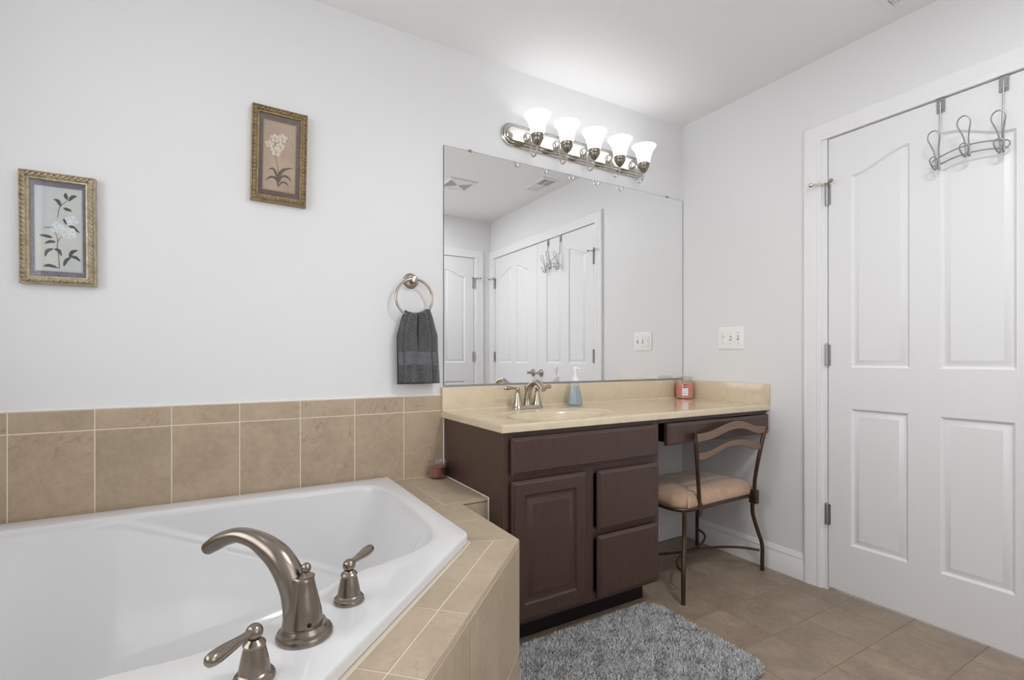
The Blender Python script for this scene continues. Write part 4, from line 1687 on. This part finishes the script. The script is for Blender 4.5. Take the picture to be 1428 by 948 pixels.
slat([(-.559, -.545, .712), (-.496, -.55, .713), (-.443, -.554, .721), (-.389, -.559, .737), (-.333, -.563, .751), (-.277, -.567, .755), (-.227, -.571, .746), (-.186, -.574, .732), (-.143, -.577, .722), (-.074, -.583, .721)],
     [(-.559, -.545, .672), (-.496, -.55, .678), (-.443, -.554, .685), (-.389, -.559, .701), (-.333, -.563, .715), (-.277, -.567, .72), (-.227, -.571, .713), (-.186, -.574, .699), (-.143, -.577, .688), (-.074, -.583, .687)], 'back_rail')
slat([(-.533, -.547, .626), (-.496, -.55, .626), (-.443, -.554, .634), (-.389, -.559, .652), (-.333, -.563, .666), (-.277, -.567, .669), (-.227, -.571, .664), (-.186, -.574, .652), (-.124, -.575, .641)],
     [(-.533, -.547, .594), (-.496, -.55, .596), (-.443, -.554, .608), (-.389, -.559, .628), (-.333, -.563, .641), (-.277, -.567, .642), (-.227, -.571, .632), (-.186, -.574, .617), (-.124, -.575, .609)], 'back_rail')
k = MB()
k.tube(spline([(-.668, -.580, .098), (-.615, -.535, .098), (-.575, -.465, .098), (-.50, -.405, .098), (-.40, -.375, .098), (-.30, -.38, .098), (-.20, -.415, .098), (-.12, -.47, .098), (-.072, -.54, .098)], 6), .0062, 10)
k.build('stretcher', 'bronze', ch)
k = MB()
k.tube(spline([(-.652, -.175, .098), (-.62, -.255, .098), (-.55, -.315, .098), (-.46, -.350, .098), (-.36, -.362, .098), (-.27, -.345, .098), (-.18, -.300, .098), (-.12, -.25, .098), (-.078, -.172, .098)], 6), .0062, 10)
k.build('stretcher', 'bronze', ch)

# ------------------------------------------------------------------ bath mat
bm_ = thing('bath_mat', 'shaggy grey bath mat on the tiled floor before the vanity', 'bath mat', (-1.21, -.78, 0))
RX0, RX1, RY0, RY1, RRAD = -1.635, -.792, -1.052, -.512, .06


def rr_inside(x, y):
    dx = max(RX0 + RRAD - x, x - (RX1 - RRAD), 0)
    dy = max(RY0 + RRAD - y, y - (RY1 - RRAD), 0)
    return dx * dx + dy * dy < RRAD ** 2


def rrect(d):
    pts = []
    r = RRAD - d
    for cx_, cy_, a0 in ((RX1 - RRAD, RY1 - RRAD, 0), (RX0 + RRAD, RY1 - RRAD, 90), (RX0 + RRAD, RY0 + RRAD, 180), (RX1 - RRAD, RY0 + RRAD, 270)):
        for i in range(9):
            a = math.radians(a0 + 90 * i / 8)
            pts.append((cx_ + r * math.cos(a), cy_ + r * math.sin(a)))
    return pts


k = MB()
k.loft([[(a, b, z) for a, b in rrect(d)] for d, z in ((0, .0004), (0, .004), (.003, .007))], True, True, True)
k.build('backing', 'backing', bm_)
V, F = [], []
rnd = random.Random(3)
n = 0
while n < 42000:
    x, y = rnd.uniform(RX0, RX1), rnd.uniform(RY0, RY1)
    if not rr_inside(x, y):
        continue
    n += 1
    g = math.sin(x * 47 + 2 * math.sin(y * 41)) + math.sin(y * 53 + 1.7 * math.sin(x * 37))
    th = g * 1.1 + rnd.gauss(0, 1.3)
    ln = rnd.uniform(.014, .021)
    lean = rnd.uniform(.1, .8)
    dx, dy = math.cos(th) * lean, math.sin(th) * lean
    w = rnd.uniform(.0009, .0016)
    px, py = -math.sin(th + rnd.uniform(-1, 1)) * w, math.cos(th + rnd.uniform(-1, 1)) * w
    b = len(V)
    for s_, hz, ww in ((0, 0, 1), (.45, .6, .9), (1, .95, .4)):
        mx_, my_ = x + dx * ln * s_ * s_ * .9, y + dy * ln * s_ * s_ * .9
        z = .005 + ln * hz * (1 - .25 * lean * s_)
        V += [(mx_ - px * ww, my_ - py * ww, z), (mx_ + px * ww, my_ + py * ww, z)]
    F += [(b, b + 1, b + 3, b + 2), (b + 2, b + 3, b + 5, b + 4)]
k = MB()
k.v, k.f, k.m = V, F, [0] * len(F)
pl = k.build('pile', 'pile', bm_, flat=True)
pl['kind'] = 'stuff'
